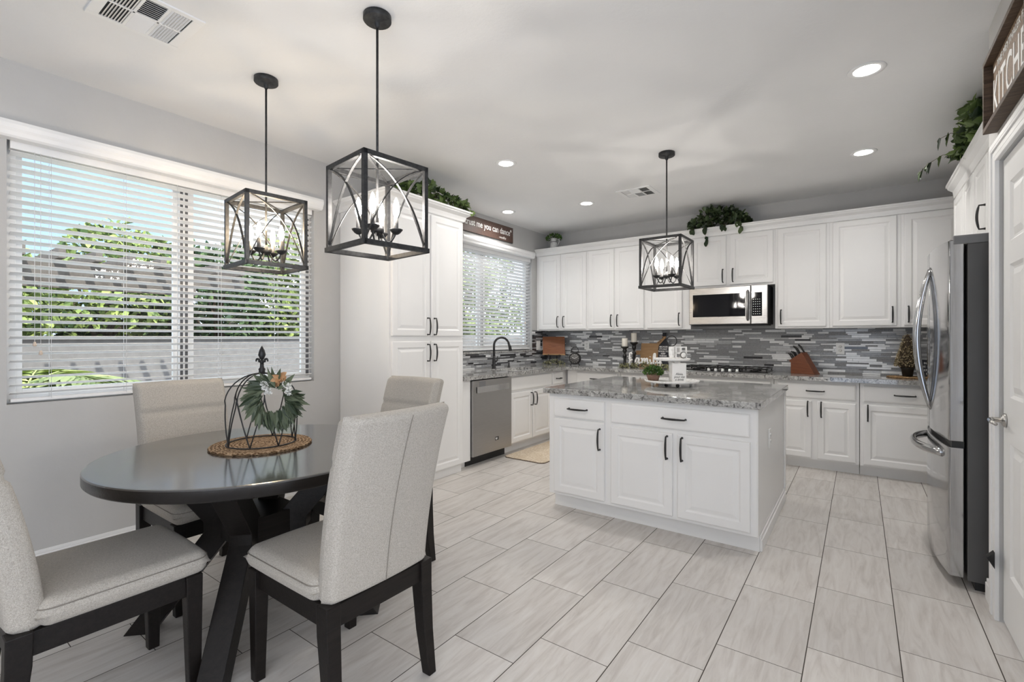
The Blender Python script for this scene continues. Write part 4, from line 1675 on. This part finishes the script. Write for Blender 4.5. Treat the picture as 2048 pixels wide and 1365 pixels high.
b.build('board', 'board_wood', bd, bevel=0.003)
b = B().box(-0.168, 0.168, -0.021, -0.002, -0.001, 0.016)
b.build('end_cap', 'tan_wood', bd, bevel=0.002)


def sprig_cloud(name, label, cat, loc, n, sx, sy, sz, size, kind, m, seed, up=0.3, stems=8):
    rng = random.Random(seed)
    r = thing(name, label, cat, loc)
    b = B()
    for i in range(n):
        p = Vector((rng.uniform(-1, 1), rng.uniform(-1, 1), rng.uniform(0, 1)))
        q = Vector((p.x * sx, p.y * sy, 0.004 + p.z * sz * (1 - 0.6 * abs(p.x))))
        add_leaf(b, q, rvec(rng) + Vector((0, 0, up)), rvec(rng) + Vector((0, -0.5, 0.8)), size * rng.uniform(0.6, 1.2), kind)
    b.xf(lambda p: Vector((p.x, p.y, max(p.z, 0.002))))
    b.build('leaf', m, r)
    b = B()
    for i in range(stems):
        x = rng.uniform(-1, 1) * sx
        b.tube([(x * 0.9, rng.uniform(-1, 1) * sy * 0.5, 0.003), (x * 0.9 + 0.03 * rng.uniform(-1, 1), rng.uniform(-1, 1) * sy, sz * 0.6)], 0.0015, 5)
    b.build('stem', 'stem', r)
    return r


sprig_cloud('greenery_sprig', 'pale green sprig lying on the counter below the cutting board', 'greenery', (0.30, -0.33, CZ), 130, 0.16, 0.06, 0.085, 0.026, 'oval', 'dry_leaf', 3)

# alarm clock
ac = thing('alarm_clock', 'black twin bell alarm clock beside the cutting board', 'clock', (0.60, -0.27, CZ), math.radians(14))
B().lathe([(0.0, 0.03), (0.074, 0.03), (0.080, 0.022), (0.080, -0.022), (0.072, -0.030), (0.070, -0.026), (0.0, -0.026)], (0, 0, 0.092), 36, axis='Y').build('case', 'black_metal', ac)
fcq = B().lathe([(0.0, -0.0275), (0.066, -0.0275), (0.066, -0.025)], (0, 0, 0.092), 36, axis='Y').build('dial', 'sleeve_gray', ac)
b = B()
for i in range(12):
    a = i * math.pi / 6
    b.bar((0.052 * math.sin(a), -0.029, 0.092 + 0.052 * math.cos(a)), (0.06 * math.sin(a), -0.029, 0.092 + 0.06 * math.cos(a)), 0.004, 0.001, (0, 1, 0))
b.bar((0, -0.029, 0.092), (-0.034, -0.029, 0.108), 0.005, 0.001, (0, 1, 0))
b.bar((0, -0.029, 0.092), (0.042, -0.029, 0.116), 0.004, 0.001, (0, 1, 0))
b.build('clock_hand', 'paper_white', fcq)
for s in (-1, 1):
    B().lathe([(0.0, 0.024), (0.016, 0.018), (0.026, 0.0), (0.0, 0.0)], (s * 0.042, 0, 0.170), 16).build('bell', 'black_metal', ac)
    B().tube([(s * 0.045, 0, 0.03), (s * 0.062, 0, 0.0)], 0.006, 8).build('foot', 'black_metal', ac)
B().tube([(-0.05, 0, 0.185), (-0.042, 0, 0.225), (-0.02, 0, 0.25), (0.02, 0, 0.25), (0.042, 0, 0.225), (0.05, 0, 0.185)], 0.004, 8).build('carry_handle', 'black_metal', ac)


def candlestick(label, clabel, x, y, hh, ch_):
    r = thing('candle_holder', label, 'candle holder', (x, y, CZ), 0, 'turned black candle holders')
    P = [(0.0, 0.0), (0.048, 0.0), (0.048, 0.012), (0.034, 0.024), (0.020, 0.05), (0.016, 0.10), (0.022, 0.135), (0.028, 0.15), (0.020, 0.165), (0.014, 0.18), (0.024, 0.205), (0.030, 0.22), (0.022, 0.232), (0.026, 0.245), (0.05, 0.262), (0.052, 0.275), (0.0, 0.275)]
    k = hh / 0.275
    B().lathe([(q, z * k) for q, z in P], seg=24).build('stand', 'candle_stand_black', r)
    c = thing('pillar_candle', clabel, 'candle', (x, y, CZ + hh), 0, 'ivory pillar candles')
    B().lathe([(0.0, 0.0), (0.036, 0.0), (0.037, 0.004), (0.037, ch_ - 0.004), (0.034, ch_), (0.012, ch_ - 0.006), (0.0, ch_ - 0.007)], seg=24).build('wax_body', 'wax', c)
    B().tube([(0, 0, ch_ - 0.008), (0.001, 0, ch_ + 0.006)], 0.001, 5).build('wick', 'slot_dark', c)


candlestick('shorter turned black candle holder on the back counter', 'pillar candle on the shorter holder', 1.325, -0.28, 0.265, 0.105)
candlestick('taller turned black candle holder on the back counter', 'pillar candle on the taller holder', 1.412, -0.185, 0.32, 0.118)

# tan handled board behind the script sign
tbd = thing('serving_board', 'tan wooden serving board leaning on the mosaic behind the script sign', 'serving board', (1.60, -0.10, CZ))
b = B().box(-0.145, 0.135, -0.012, 0.006, 0.12, 0.305)
b.box(-0.21, -0.145, -0.012, 0.006, 0.155, 0.21)
b.box(-0.145, 0.135, -0.012, 0.006, 0.0, 0.12)
b.xf(lambda p: Vector((p.x, p.y + p.z * 0.22, p.z)))
b.build('board', 'tan_wood', tbd, bevel=0.003)
# bottle-shaped chalk sign
bs = thing('bottle_sign', 'black bottle-shaped wooden sign with white lettering behind the tray', 'sign', (1.765, -0.15, CZ))
poly = [(-0.062, 0.0), (0.062, 0.0), (0.062, 0.25), (0.056, 0.30), (0.030, 0.36), (0.022, 0.375), (0.022, 0.44), (-0.022, 0.44), (-0.022, 0.375), (-0.030, 0.36), (-0.056, 0.30), (-0.062, 0.25)]
b = B().prism(poly, -0.008, 0.008, 'XZ')
b.xf(lambda p: Vector((p.x, p.y + p.z * 0.20, p.z)))
bo_ = b.build('sign_body', 'chalk_black', bs, bevel=0.002)
tl = math.radians(90) - math.atan(0.20)
for i, s in enumerate(['BECAUSE', "IT'S NOT", 'GOOD TO', 'KEEP', 'THINGS', 'BOTTLED UP']):
    z = 0.262 - i * 0.0285
    text('lettering', s, 0.026 if i < 5 else 0.021, 'paper_white', bs, (0.003, z * 0.20 - 0.0092, z), (tl, 0, 0), 0.0006, bold=0.0006)
b = B().prism([(-0.085, -0.03), (-0.02, 0.02), (0.022, 0.055), (0.028, 0.03), (0.0, 0.0), (-0.05, -0.06)], -0.004, 0.0, 'XZ')
b.xf(lambda p: Vector((p.x, p.y + p.z * 0.20 + 0.065 - 0.012, p.z + 0.345)))
b.build('tag', 'tan_wood', bs)
text('tag_lettering', 'wine', 0.030, 'slot_dark', bs, (-0.045, 0.033, 0.328), (tl, math.radians(-38), 0), 0.0006)
B().tube([(-0.024, 0.066, 0.392), (0.0, 0.062, 0.385), (0.024, 0.066, 0.392)], 0.006, 6).build('twine', 'tan_wood', bs)

# script sign "family"
fs_ = thing('script_sign', 'pale wooden cursive word sign standing in leaf garland', 'sign', (1.655, -0.385, CZ + 0.055))
strokes = {
    'f': [[(0.030, 0.118), (0.022, 0.135), (0.008, 0.13), (0.004, 0.10), (0.006, 0.04), (0.004, -0.012), (-0.006, -0.02), (-0.008, -0.006), (0.012, 0.03), (0.036, 0.052)], [(-0.010, 0.066), (0.026, 0.070)]],
    'a': [[(0.046, 0.062), (0.026, 0.070), (0.010, 0.050), (0.006, 0.022), (0.018, 0.006), (0.034, 0.020), (0.046, 0.060), (0.044, 0.016), (0.054, 0.006), (0.068, 0.022)]],
    'm': [[(0.0, 0.060), (0.008, 0.066), (0.012, 0.006)], [(0.012, 0.030), (0.030, 0.066), (0.038, 0.056), (0.040, 0.006)], [(0.040, 0.030), (0.058, 0.068), (0.068, 0.056), (0.068, 0.016), (0.078, 0.006), (0.09, 0.022)]],
    'i': [[(0.0, 0.060), (0.004, 0.016), (0.014, 0.006), (0.026, 0.022)], [(0.002, 0.090), (0.003, 0.094)]],
    'l': [[(0.0, 0.03), (0.022, 0.10), (0.018, 0.130), (0.006, 0.11), (0.004, 0.020), (0.014, 0.006), (0.028, 0.022)]],
    'y': [[(0.0, 0.062), (0.004, 0.022), (0.016, 0.010), (0.032, 0.030), (0.040, 0.062), (0.036, 0.0), (0.026, -0.034), (0.010, -0.03), (0.014, -0.008), (0.052, 0.022)]],
}
xo = -0.225
for c_, adv in (('f', 0.066), ('a', 0.072), ('m', 0.098), ('i', 0.036), ('l', 0.040), ('y', 0.05)):
    b = B()
    for st in strokes[c_]:
        # smooth the stroke with Catmull-Rom
        P_ = [Vector((x, 0, z)) for x, z in st]
        if len(P_) > 2:
            out = []
            for i in range(len(P_) - 1):
                p0 = P_[max(0, i - 1)]
                p1, p2 = P_[i], P_[i + 1]
                p3 = P_[min(len(P_) - 1, i + 2)]
                for k in range(4):
                    t = k / 4
                    out.append(0.5 * ((2 * p1) + (p2 - p0) * t + (2 * p0 - 5 * p1 + 4 * p2 - p3) * t * t + (3 * p1 - p0 - 3 * p2 + p3) * t ** 3))
            out.append(P_[-1])
            P_ = out
        b.tube(P_, 0.0105, 8, flat=1.0)
    b.xf(lambda p: Vector((p.x * 1.12 + xo, p.y, p.z * 0.98)))
    b.build('letter', 'paint_white_worn', fs_)
    xo += adv * 1.12
gb = sprig_cloud('leaf_garland', 'muted green leaf garland along the counter under the script sign', 'garland', (1.61, -0.375, CZ), 420, 0.315, 0.06, 0.085, 0.030, 'oval', 'dry_leaf', 11)

# ------------------------------------------------------------------ tiered tray on the island
TT = (2.565, -2.31)
tr = thing('tiered_tray', 'white two-tier tray with ring handle on the island', 'tiered tray', (*TT, CZ))
B().lathe([(0.0, 0.028), (0.185, 0.028), (0.200, 0.030), (0.208, 0.044), (0.202, 0.046), (0.195, 0.038), (0.0, 0.036)], seg=48).build('lower_tier', 'paint_white_worn', tr)
for k in range(4):
    a = k * R90 + 0.6
    B().sphere((0.15 * math.cos(a), 0.15 * math.sin(a), 0.014), 0.0145, 12, 8).build('foot', 'candle_stand_black' if k % 2 else 'paint_white_worn', tr)
B().lathe([(0.0, 0.034), (0.022, 0.036), (0.022, 0.10), (0.018, 0.11), (0.022, 0.12), (0.022, 0.20), (0.0, 0.20)], seg=16).build('post', 'paint_white_worn', tr)
B().lathe([(0.0, 0.198), (0.125, 0.198), (0.134, 0.201), (0.140, 0.216), (0.134, 0.218), (0.128, 0.208), (0.0, 0.207)], seg=48).build('upper_tier', 'paint_white_worn', tr)
B().lathe([(0.0, 0.205), (0.022, 0.207), (0.018, 0.225), (0.023, 0.245), (0.023, 0.305), (0.0, 0.31)], seg=16).build('finial_post', 'paint_white_worn', tr)
ringv = Vector((0.81, 0.587, 0))
B().tube([ringv * (0.040 * math.cos(2 * math.pi * i / 32)) + Vector((0, 0, 0.352 + 0.040 * math.sin(2 * math.pi * i / 32))) for i in range(32)], 0.0038, 8, closed=True).build('ring_handle', 'black_metal', tr)
# little clock on the upper tier
tcl = thing('desk_clock', 'tiny white lattice clock on the upper tray tier', 'clock', (TT[0] + 0.062, TT[1] + 0.03, CZ + 0.208), math.radians(36))
b = B()
for z in (0.0, 0.045, 0.090):
    b.box(-0.045, 0.045, -0.008, 0.008, z, z + 0.010)
for x in (-0.045, -0.005, 0.036):
    b.box(x, x + 0.010, -0.008, 0.008, 0.01, 0.090)
b.build('lattice', 'paint_white_worn', tcl)
B().lathe([(0.0, -0.020), (0.024, -0.020), (0.026, -0.012), (0.026, -0.008), (0.0, -0.008)], (0.015, 0, 0.034), 24, axis='Y').build('clock_rim', 'sleeve_gray', tcl)
B().lathe([(0.0, -0.021), (0.020, -0.021), (0.020, -0.019)], (0.015, 0, 0.034), 24, axis='Y').build('clock_face', 'paper_white', tcl)
# lettered block
al = thing('word_block', 'white lettered block standing on the lower tray tier', 'sign', (TT[0] + 0.078, TT[1] - 0.075, CZ + 0.038), math.radians(30))
B().box(-0.052, 0.052, -0.016, 0.016, 0.0, 0.145).build('block', 'paper_white', al, bevel=0.002)
for i, s in enumerate(['Alexa,', 'pour me', 'a drink']):
    text('lettering', s, 0.025, 'slot_dark', al, (0, -0.0168, 0.062 - i * 0.0215), RX, 0.0004, shear=0.25, sx=0.9)
# potted boxwood
pp = thing('potted_plant', 'small bushy green plant in a brown pot on the tray', 'plant', (TT[0] - 0.132, TT[1] - 0.045, CZ + 0.038))
B().lathe([(0.0, 0.0), (0.040, 0.0), (0.046, 0.020), (0.056, 0.052), (0.053, 0.054), (0.046, 0.046), (0.0, 0.046)], seg=28).build('pot', 'terracotta', pp)
B().lathe([(0.0, 0.047), (0.047, 0.047)], seg=20).build('soil', 'soil', pp)
rng = random.Random(4)
b = B()
for i in range(620):
    v = rvec(rng)
    v.z = abs(v.z)
    p = Vector((v.x * 0.072, v.y * 0.072, 0.055 + v.z * 0.062)) * 1.0
    p *= rng.uniform(0.75, 1.02)
    p.z = max(p.z, 0.05)
    add_leaf(b, p, v + rvec(rng) * 0.7, rvec(rng), rng.uniform(0.012, 0.020), 'oval')
b.build('leaf', 'boxwood_leaf', pp)
b = B()
for i in range(14):
    a = i * 0.45 * math.pi
    b.tube([(0, 0, 0.045), (0.03 * math.cos(a), 0.03 * math.sin(a), 0.10)], 0.0014, 5)
b.build('stem', 'stem', pp)

# ------------------------------------------------------------------ knife block
kb = thing('knife_block', 'slanted red-brown wooden knife block on the back counter', 'knife block', (3.30, -0.25, CZ), math.radians(-22))
poly = [(-0.115, 0.0), (0.125, 0.0), (-0.005, 0.225), (-0.135, 0.135), (-0.115, 0.115)]
b = B().prism(poly, -0.055, 0.055, 'XZ')
b.build('block', 'red_wood', kb, bevel=0.003)
B().box(-0.118, -0.114, -0.018, 0.018, 0.035, 0.065).build('emblem', 'gasket', kb)
nd = Vector((-0.57, 0, 0.82))
td = Vector((0.82, 0, 0.57))
ks = [(0.16, 0.028), (0.13, -0.026), (0.115, 0.026), (0.075, -0.028), (0.07, 0.004), (0.065, 0.032), (0.03, -0.02), (0.028, 0.022)]
for i, (t, yy) in enumerate(ks):
    big = i < 3
    base = Vector((-0.135, yy, 0.135)) + td * t * 0.92
    kn = thing('knife', ['black-handled knife highest in the block, rear side', 'black-handled knife highest in the block, front side', 'black-handled knife in the upper row, rear side', 'black-handled knife in the middle row, front side', 'black-handled knife in the middle of the block', 'black-handled knife in the middle row, rear side', 'black-handled knife lowest in the block, front side', 'black-handled knife lowest in the block, rear side'][i],
               'knife', tuple(Matrix.Rotation(math.radians(-22), 3, 'Z') @ base + Vector((3.30, -0.25, CZ))), math.radians(-22), 'black-handled knives in the block')
    ln = 0.105 if big else 0.075
    B().tube([nd * 0.001, nd * (ln * 0.3), nd * (ln * 0.7) + td * 0.004, nd * ln - td * 0.004], [0.012, 0.011, 0.0125, 0.011] if big else [0.009, 0.0085, 0.0095, 0.0085], 8, flat=0.7).build('handle', 'rubber_black', kn)
    B().lathe([(0.0, 0.0), (0.0035, 0.0), (0.0, 0.001)], tuple(nd * ln * 0.8 + Vector((0, -0.009, 0))), 8, axis='Y').build('rivet', 'chrome', kn)

# ------------------------------------------------------------------ topiary, charger, little sign
cgm = B().lathe([(0.0, 0.0), (0.155, 0.0), (0.16, 0.006), (0.155, 0.012), (0.0, 0.011)], seg=48).build('charger_mat', 'woven_charger', loc=(4.13, -0.27, CZ))
tag(cgm, 'round woven charger under the cone topiary', 'placemat')
tp = thing('cone_topiary', 'golden cone-shaped topiary in a dark pot beside the fridge', 'topiary', (4.13, -0.27, CZ + 0.012))
B().lathe([(0.0, 0.0), (0.038, 0.0), (0.048, 0.07), (0.052, 0.072), (0.052, 0.085), (0.0, 0.085)], seg=24).build('pot', 'candle_stand_black', tp)
rng = random.Random(7)
b = B()
b.lathe([(0.060, 0.085), (0.078, 0.115), (0.060, 0.22), (0.030, 0.35), (0.004, 0.40)], seg=20)
b.build('core', 'soil', tp)
b = B()
for i in range(1500):
    t = 1 - math.sqrt(rng.random())
    z = 0.095 + t * 0.315
    rr = 0.082 * (1 - t) ** 0.8 + 0.010
    a = rng.uniform(0, 6.283)
    p = Vector((rr * math.cos(a), rr * math.sin(a), z))
    add_leaf(b, p, Vector((math.cos(a), math.sin(a), 0.3)) + rvec(rng) * 0.8, rvec(rng), rng.uniform(0.010, 0.019), 'oval')
b.build('leaf', 'topiary_leaf', tp)
ls = thing('letter_board', 'small dark lettered board behind the fridge handle', 'sign', (4.285, -0.19, CZ), math.radians(-8))
b = B().box(-0.07, 0.07, -0.007, 0.007, 0.0, 0.17)
b.build('board', 'chalk_black', ls, bevel=0.002)
for i, s in enumerate(['BLESS', 'THE FOOD', 'BEFORE', 'US']):
    text('lettering', s, 0.026, 'paper_white', ls, (0, -0.0078, 0.138 - i * 0.033), RX, 0.0004)

# ------------------------------------------------------------------ plants on top of the cabinets
def vine(name, label, loc, rotz, length, depth, height, n, size, kind, m, seed, trails):
    rng = random.Random(seed)
    r = thing(name, label, 'plant', loc, rotz)
    b = B()
    st = B()
    for i in range(n):
        u = rng.uniform(-1, 1)
        hh = height * (1 - 0.75 * abs(u) ** 1.5)
        q = Vector((u * length / 2, rng.uniform(-1, 1) * depth / 2, 0.01 + hh * rng.random() ** 0.8))
        d = Vector((u * 0.6, -0.5, 0.5)) + rvec(rng) * 0.9
        add_leaf(b, q, d, Vector((0, -0.6, 0.8)) + rvec(rng) * 0.7, size * rng.uniform(0.65, 1.25), kind)
    for k in range(max(6, n // 30)):
        u = rng.uniform(-1, 1)
        x = u * length / 2
        hh = height * (1 - 0.7 * abs(u) ** 1.5) * rng.uniform(0.6, 1.15)
        pts = [(x * 0.6, 0, 0.005), (x * 0.85, rng.uniform(-0.3, 0.3) * depth, hh * 0.6), (x, rng.uniform(-0.5, 0.5) * depth, hh)]
        st.tube(pts, 0.002, 5)
        for j in range(3):
            add_leaf(b, Vector(pts[2]) + rvec(rng) * 0.012, Vector((u, -0.2, 0.9)) + rvec(rng) * 0.5, rvec(rng), size * 0.9, kind)
    for tpts in trails:
        st.tube(tpts, 0.0018, 5)
        for a_, b_ in zip(tpts[:-1], tpts[1:]):
            for j in range(3):
                p = Vector(a_).lerp(Vector(b_), rng.random())
                add_leaf(b, p, Vector((rng.uniform(-0.6, 0.6), -0.3, -0.9)), Vector((0, -1, 0.2)) + rvec(rng) * 0.4, size * rng.uniform(0.8, 1.2), kind)
    b.build('leaf', m, r)
    st.build('stem', 'stem', r)
    return r


vine('ivy_garland', 'dark green ivy lying along the top of the tall pantry cabinet', (0.60, -3.00, 2.501), R90, 0.92, 0.16, 0.17, 300, 0.062, 'ivy', 'ivy_leaf', 31,
     [[(0.36, -0.02, 0.03), (0.42, -0.13, 0.02), (0.45, -0.155, -0.03)]])
vine('pothos_plant', 'dark trailing plant on the cabinets above the microwave', (2.46, -0.28, 2.551), 0, 0.62, 0.20, 0.21, 420, 0.062, 'round', 'pothos_leaf', 32,
     [[(-0.13, -0.05, 0.05), (-0.13, -0.115, 0.0), (-0.12, -0.125, -0.08), (-0.10, -0.125, -0.17)],
      [(0.20, -0.05, 0.05), (0.24, -0.115, 0.0), (0.26, -0.125, -0.08)],
      [(-0.24, -0.05, 0.03), (-0.27, -0.12, -0.01), (-0.28, -0.125, -0.03)],
      [(0.05, -0.05, 0.03), (0.08, -0.12, 0.0), (0.09, -0.125, -0.03)]])
vine('ivy_plant', 'leafy ivy on top of the high cabinets over the fridge', (4.42, -1.82, 2.547), -R90, 0.80, 0.20, 0.25, 380, 0.075, 'ivy', 'ivy_leaf', 33,
     [[(-0.30, -0.05, 0.06), (-0.36, -0.17, 0.07), (-0.40, -0.25, 0.03), (-0.43, -0.30, -0.03)], [(-0.1, -0.02, 0.1), (-0.05, -0.16, 0.12), (0.0, -0.22, 0.08)]])

jg = thing('milk_jug', 'white metal jug with green sprigs on the corner cabinet', 'jug', (0.22, -0.20, 2.546))
B().lathe([(0.0, 0.0), (0.055, 0.0), (0.057, 0.01), (0.045, 0.10), (0.034, 0.125), (0.040, 0.155), (0.044, 0.165), (0.039, 0.165), (0.030, 0.13), (0.0, 0.12)], seg=28).build('body', 'galvanized', jg)
B().tube([(0.040, 0, 0.155), (0.085, 0, 0.15), (0.088, 0, 0.11), (0.050, 0, 0.04)], 0.004, 8).build('handle', 'galvanized', jg)
B().lathe([(0.0385, 0.108), (0.0415, 0.112), (0.0385, 0.118)], seg=28).build('wire_band', 'slot_dark', jg)
rng = random.Random(13)
b = B()
for i in range(240):
    v = rvec(rng)
    v.z = abs(v.z) * 0.75
    p = Vector((v.x * 0.105, v.y * 0.08, 0.155 + v.z * 0.085))
    add_leaf(b, p, v + rvec(rng) * 0.6, rvec(rng), rng.uniform(0.022, 0.036), 'oval')
b.build('leaf', 'boxwood_leaf', jg)
b = B()
for i in range(10):
    a = i * 0.63
    b.tube([(0, 0, 0.10), (0.06 * math.cos(a), 0.05 * math.sin(a), 0.22)], 0.0016, 5)
b.build('stem', 'stem', jg)

# ------------------------------------------------------------------ wall signs
s1 = thing('dance_sign', 'dark brown lettered plank sign above the sink window', 'sign', (0.0, -1.43, 2.65), R90)
B().box(-0.505, 0.505, -0.024, -0.001, -0.098, 0.098).build('plank', 'sign_plum', s1, bevel=0.002)
B().box(-0.508, 0.508, -0.020, -0.0005, -0.101, 0.101).build('edge', 'rubber_black', s1)
text('lettering', '"trust me you can dance"', 0.088, 'paper_white', s1, (-0.012, -0.0245, 0.012), RX, 0.0008, bold=0.001, fit=(0.955, 0.105))
text('byline', '-vodka', 0.048, 'paper_white', s1, (0.27, -0.0245, -0.062), RX, 0.0008, shear=0.3, fit=(0.15, 0.032))
s2 = thing('kitchen_sign', 'framed brown wooden sign with white lettering over the pantry door', 'sign', (DX, -3.355, 2.405), -R90)
SW = 0.355
B().box(-SW + 0.01, SW - 0.01, -0.018, -0.001, -0.15, 0.15).build('board', 'sign_brown', s2)
b = B()
b.box(-SW, SW, -0.05, -0.001, 0.143, 0.165)
b.box(-SW, SW, -0.05, -0.001, -0.165, -0.143)
b.box(-SW, -SW + 0.02, -0.05, -0.001, -0.143, 0.143)
b.box(SW - 0.02, SW, -0.05, -0.001, -0.143, 0.143)
b.build('frame', 'frame_brown', s2, bevel=0.002)
text('lettering', 'KITCHEN', 0.215, 'paper_white', s2, (0.0, -0.0185, -0.018), RX, 0.001, bold=0.002, spacing=1.05, fit=(0.64, 0.165))
text('upper_lettering', 'THE MEYTHALER FAMILY', 0.052, 'paper_white', s2, (0.035, -0.0185, 0.108), RX, 0.001, fit=(0.56, 0.032))
B().box(-0.315, -0.268, -0.0195, -0.0178, 0.098, 0.114).build('dash', 'paper_white', s2)

# small black wedge on the door edge
dt = B().prism([(0.0, 0.0), (-0.026, 0.045), (0.0, 0.075)], -0.035, 0.0, 'XZ').build('door_stop', 'rubber_black', loc=(DX - 0.021, -3.040, 0.245))
tag(dt, 'small black triangular stop beside the white pantry door', 'door stop')

# ------------------------------------------------------------------ garden outside the windows
GX = -8.0
g = B().box(-22, -0.16, -16, 24, -0.25, -0.12).build('ground', 'patio')
structure(g)
fw_ = B()
fw_.box(-7.2, -7.0, -16, 24, -0.12, 1.26)
fw_.box(-7.25, -6.95, -16, 24, 1.26, 1.32)
fo = fw_.build('garden_wall', 'block_wall')
tag(fo, 'long grey block garden wall outside the windows', 'garden wall')


def tree(label, x, y, hgt, rad, n, seed, m, low=1.0, leaf=0.16):
    rng = random.Random(seed)
    r = thing('garden_tree', label, 'tree', (x, y, -0.12), 0, 'trees behind the garden wall')
    b = B()
    b.tube([(0, 0, 0), (0.05, 0.03, hgt * 0.3), (0, 0.06, hgt * 0.6)], [0.12, 0.09, 0.05], 8)
    for i in range(7):
        a = rng.uniform(0, 6.283)
        b.tube([(0, 0, hgt * rng.uniform(0.25, 0.5)), (rad * 0.5 * math.cos(a), rad * 0.5 * math.sin(a), hgt * rng.uniform(0.55, 0.8))], [0.05, 0.02], 6)
    b.build('trunk', 'bark', r)
    b = B()
    lobes = []
    for i in range(16):
        v = rvec(rng)
        lobes.append((Vector((v.x * rad * 0.7, v.y * rad * 0.7, low + (hgt - low) * (0.5 + 0.42 * v.z))), rad * rng.uniform(0.28, 0.5)))
    for i in range(n):
        c, q = rng.choice(lobes)
        v = rvec(rng)
        add_leaf(b, c + v * q * rng.uniform(0.7, 1.0), v + rvec(rng) * 0.8, v + rvec(rng) * 0.6, leaf * rng.uniform(0.6, 1.3), 'oval')
    b.build('foliage', m, r)
    return r


tl_ = [(-8.8, -5.2, 3.1, 1.4, 'tree_leaf', 'leafy tree at the far left of the dining window'),
       (-9.4, -2.9, 3.6, 1.6, 'tree_leaf', 'bright green tree in the middle of the dining window'),
       (-8.6, -1.0, 3.7, 1.4, 'tree_leaf_dark', 'darker green tree behind the window lantern'),
       (-8.6, 1.0, 4.0, 1.45, 'tree_leaf', 'sunlit tree at the right edge of the dining window'),
       (-8.9, 2.9, 5.0, 1.7, 'tree_leaf_dark', 'dark tree beyond the dining window, toward the sink window'),
       (-8.8, 5.2, 5.6, 1.8, 'tree_leaf', 'dark green tree seen at the left of the sink window'),
       (-9.0, 7.9, 5.0, 1.7, 'tree_leaf', 'tall tree seen in the middle of the sink window'),
       (-9.6, 10.9, 5.2, 1.9, 'tree_leaf', 'tall bright tree seen at the right of the sink window')]
for k, (x, y, hh, rd, m, lab) in enumerate(tl_):
    tree(lab, x, y, hh, rd, 3600, 50 + k, m, 0.7, 0.16)
for k, (y, lab) in enumerate([(-6.3, 'dark shrub at the left end of the garden wall'), (-4.1, 'dark shrub behind the wall under the left trees'), (-1.9, 'dark shrub behind the wall in the middle of the dining window'),
                              (0.2, 'dark shrub behind the wall at the right of the dining window'), (2.4, 'dark shrub past the right edge of the dining window'), (4.6, 'dark shrub at the left of the sink window'), (7.0, 'dark shrub behind the wall seen through the sink window')]):
    rng = random.Random(140 + k)
    r = thing('garden_shrub', lab, 'shrub', (-10.6, y, -0.12), 0, 'shrubs behind the garden wall')
    b = B()
    for i in range(1500):
        v = rvec(rng)
        p = Vector((v.x * 0.7, v.y * 1.0, 1.35 + v.z * 1.25))
        add_leaf(b, p, v + rvec(rng) * 0.8, v + rvec(rng) * 0.5, rng.uniform(0.16, 0.30), 'oval')
    b.build('foliage', 'tree_leaf_dark', r)
    B().tube([(0, 0, 0), (0, 0, 1.4)], 0.08, 8).build('trunk', 'bark', r)
pg = thing('pergola', 'dark wooden patio pergola outside the dining window', 'pergola', (-4.6, -4.5, -0.12))
b = B()
b.box(-0.9, -0.8, -2.6, 1.85, 2.12, 2.30)
b.box(0.8, 0.9, -2.6, 1.85, 2.12, 2.30)
b.build('beam', 'pergola_wood', pg)
b = B()
for i in range(14):
    y = -2.5 + i * 0.32
    b.box(-1.2, 1.2, y, y + 0.06, 2.30, 2.42)
b.build('rafter', 'pergola_wood', pg)
for sx in (-0.85, 0.85):
    for sy in (-2.4, 1.67 if sx < 0 else 1.07):
        B().box(sx - 0.06, sx + 0.06, sy - 0.06, sy + 0.06, 0, 2.12).build('post', 'pergola_wood', pg)
pl = thing('garden_palm', 'yellow-green palm fronds at the lower left of the dining window', 'palm', (-1.9, -5.25, -0.12))
B().tube([(0, 0, 0), (0.02, 0, 0.95)], [0.10, 0.08], 10).build('trunk', 'bark', pl)
rng = random.Random(77)
for k in range(13):
    a = k * 0.483 + rng.uniform(-0.1, 0.1)
    el = rng.uniform(0.25, 1.1)
    b = B()
    pts = []
    for i in range(9):
        t = i / 8
        rr = 0.95 * t
        pts.append(Vector((rr * math.cos(a) * math.cos(el * 0.6), rr * math.sin(a) * math.cos(el * 0.6), 0.95 + 0.62 * t * math.sin(el) - 0.42 * t * t)))
    b.tube(pts, [0.010 - 0.0009 * i for i in range(9)], 5)
    for i in range(1, 9):
        for s in (-1, 1):
            for q in (0, 0.5):
                p = pts[i - 1].lerp(pts[i], 0.5 + q)
                d = (pts[i] - pts[i - 1]).normalized()
                sd_ = d.cross(Vector((0, 0, 1))).normalized() * s
                add_leaf(b, p, sd_ + d * 0.9 + Vector((0, 0, -0.12)), Vector((0, 0, 1)), 0.34 * (1 - 0.45 * abs(i / 8 - 0.45)), 'long', fold=0.1)
    b.build('frond', 'palm_leaf', pl)
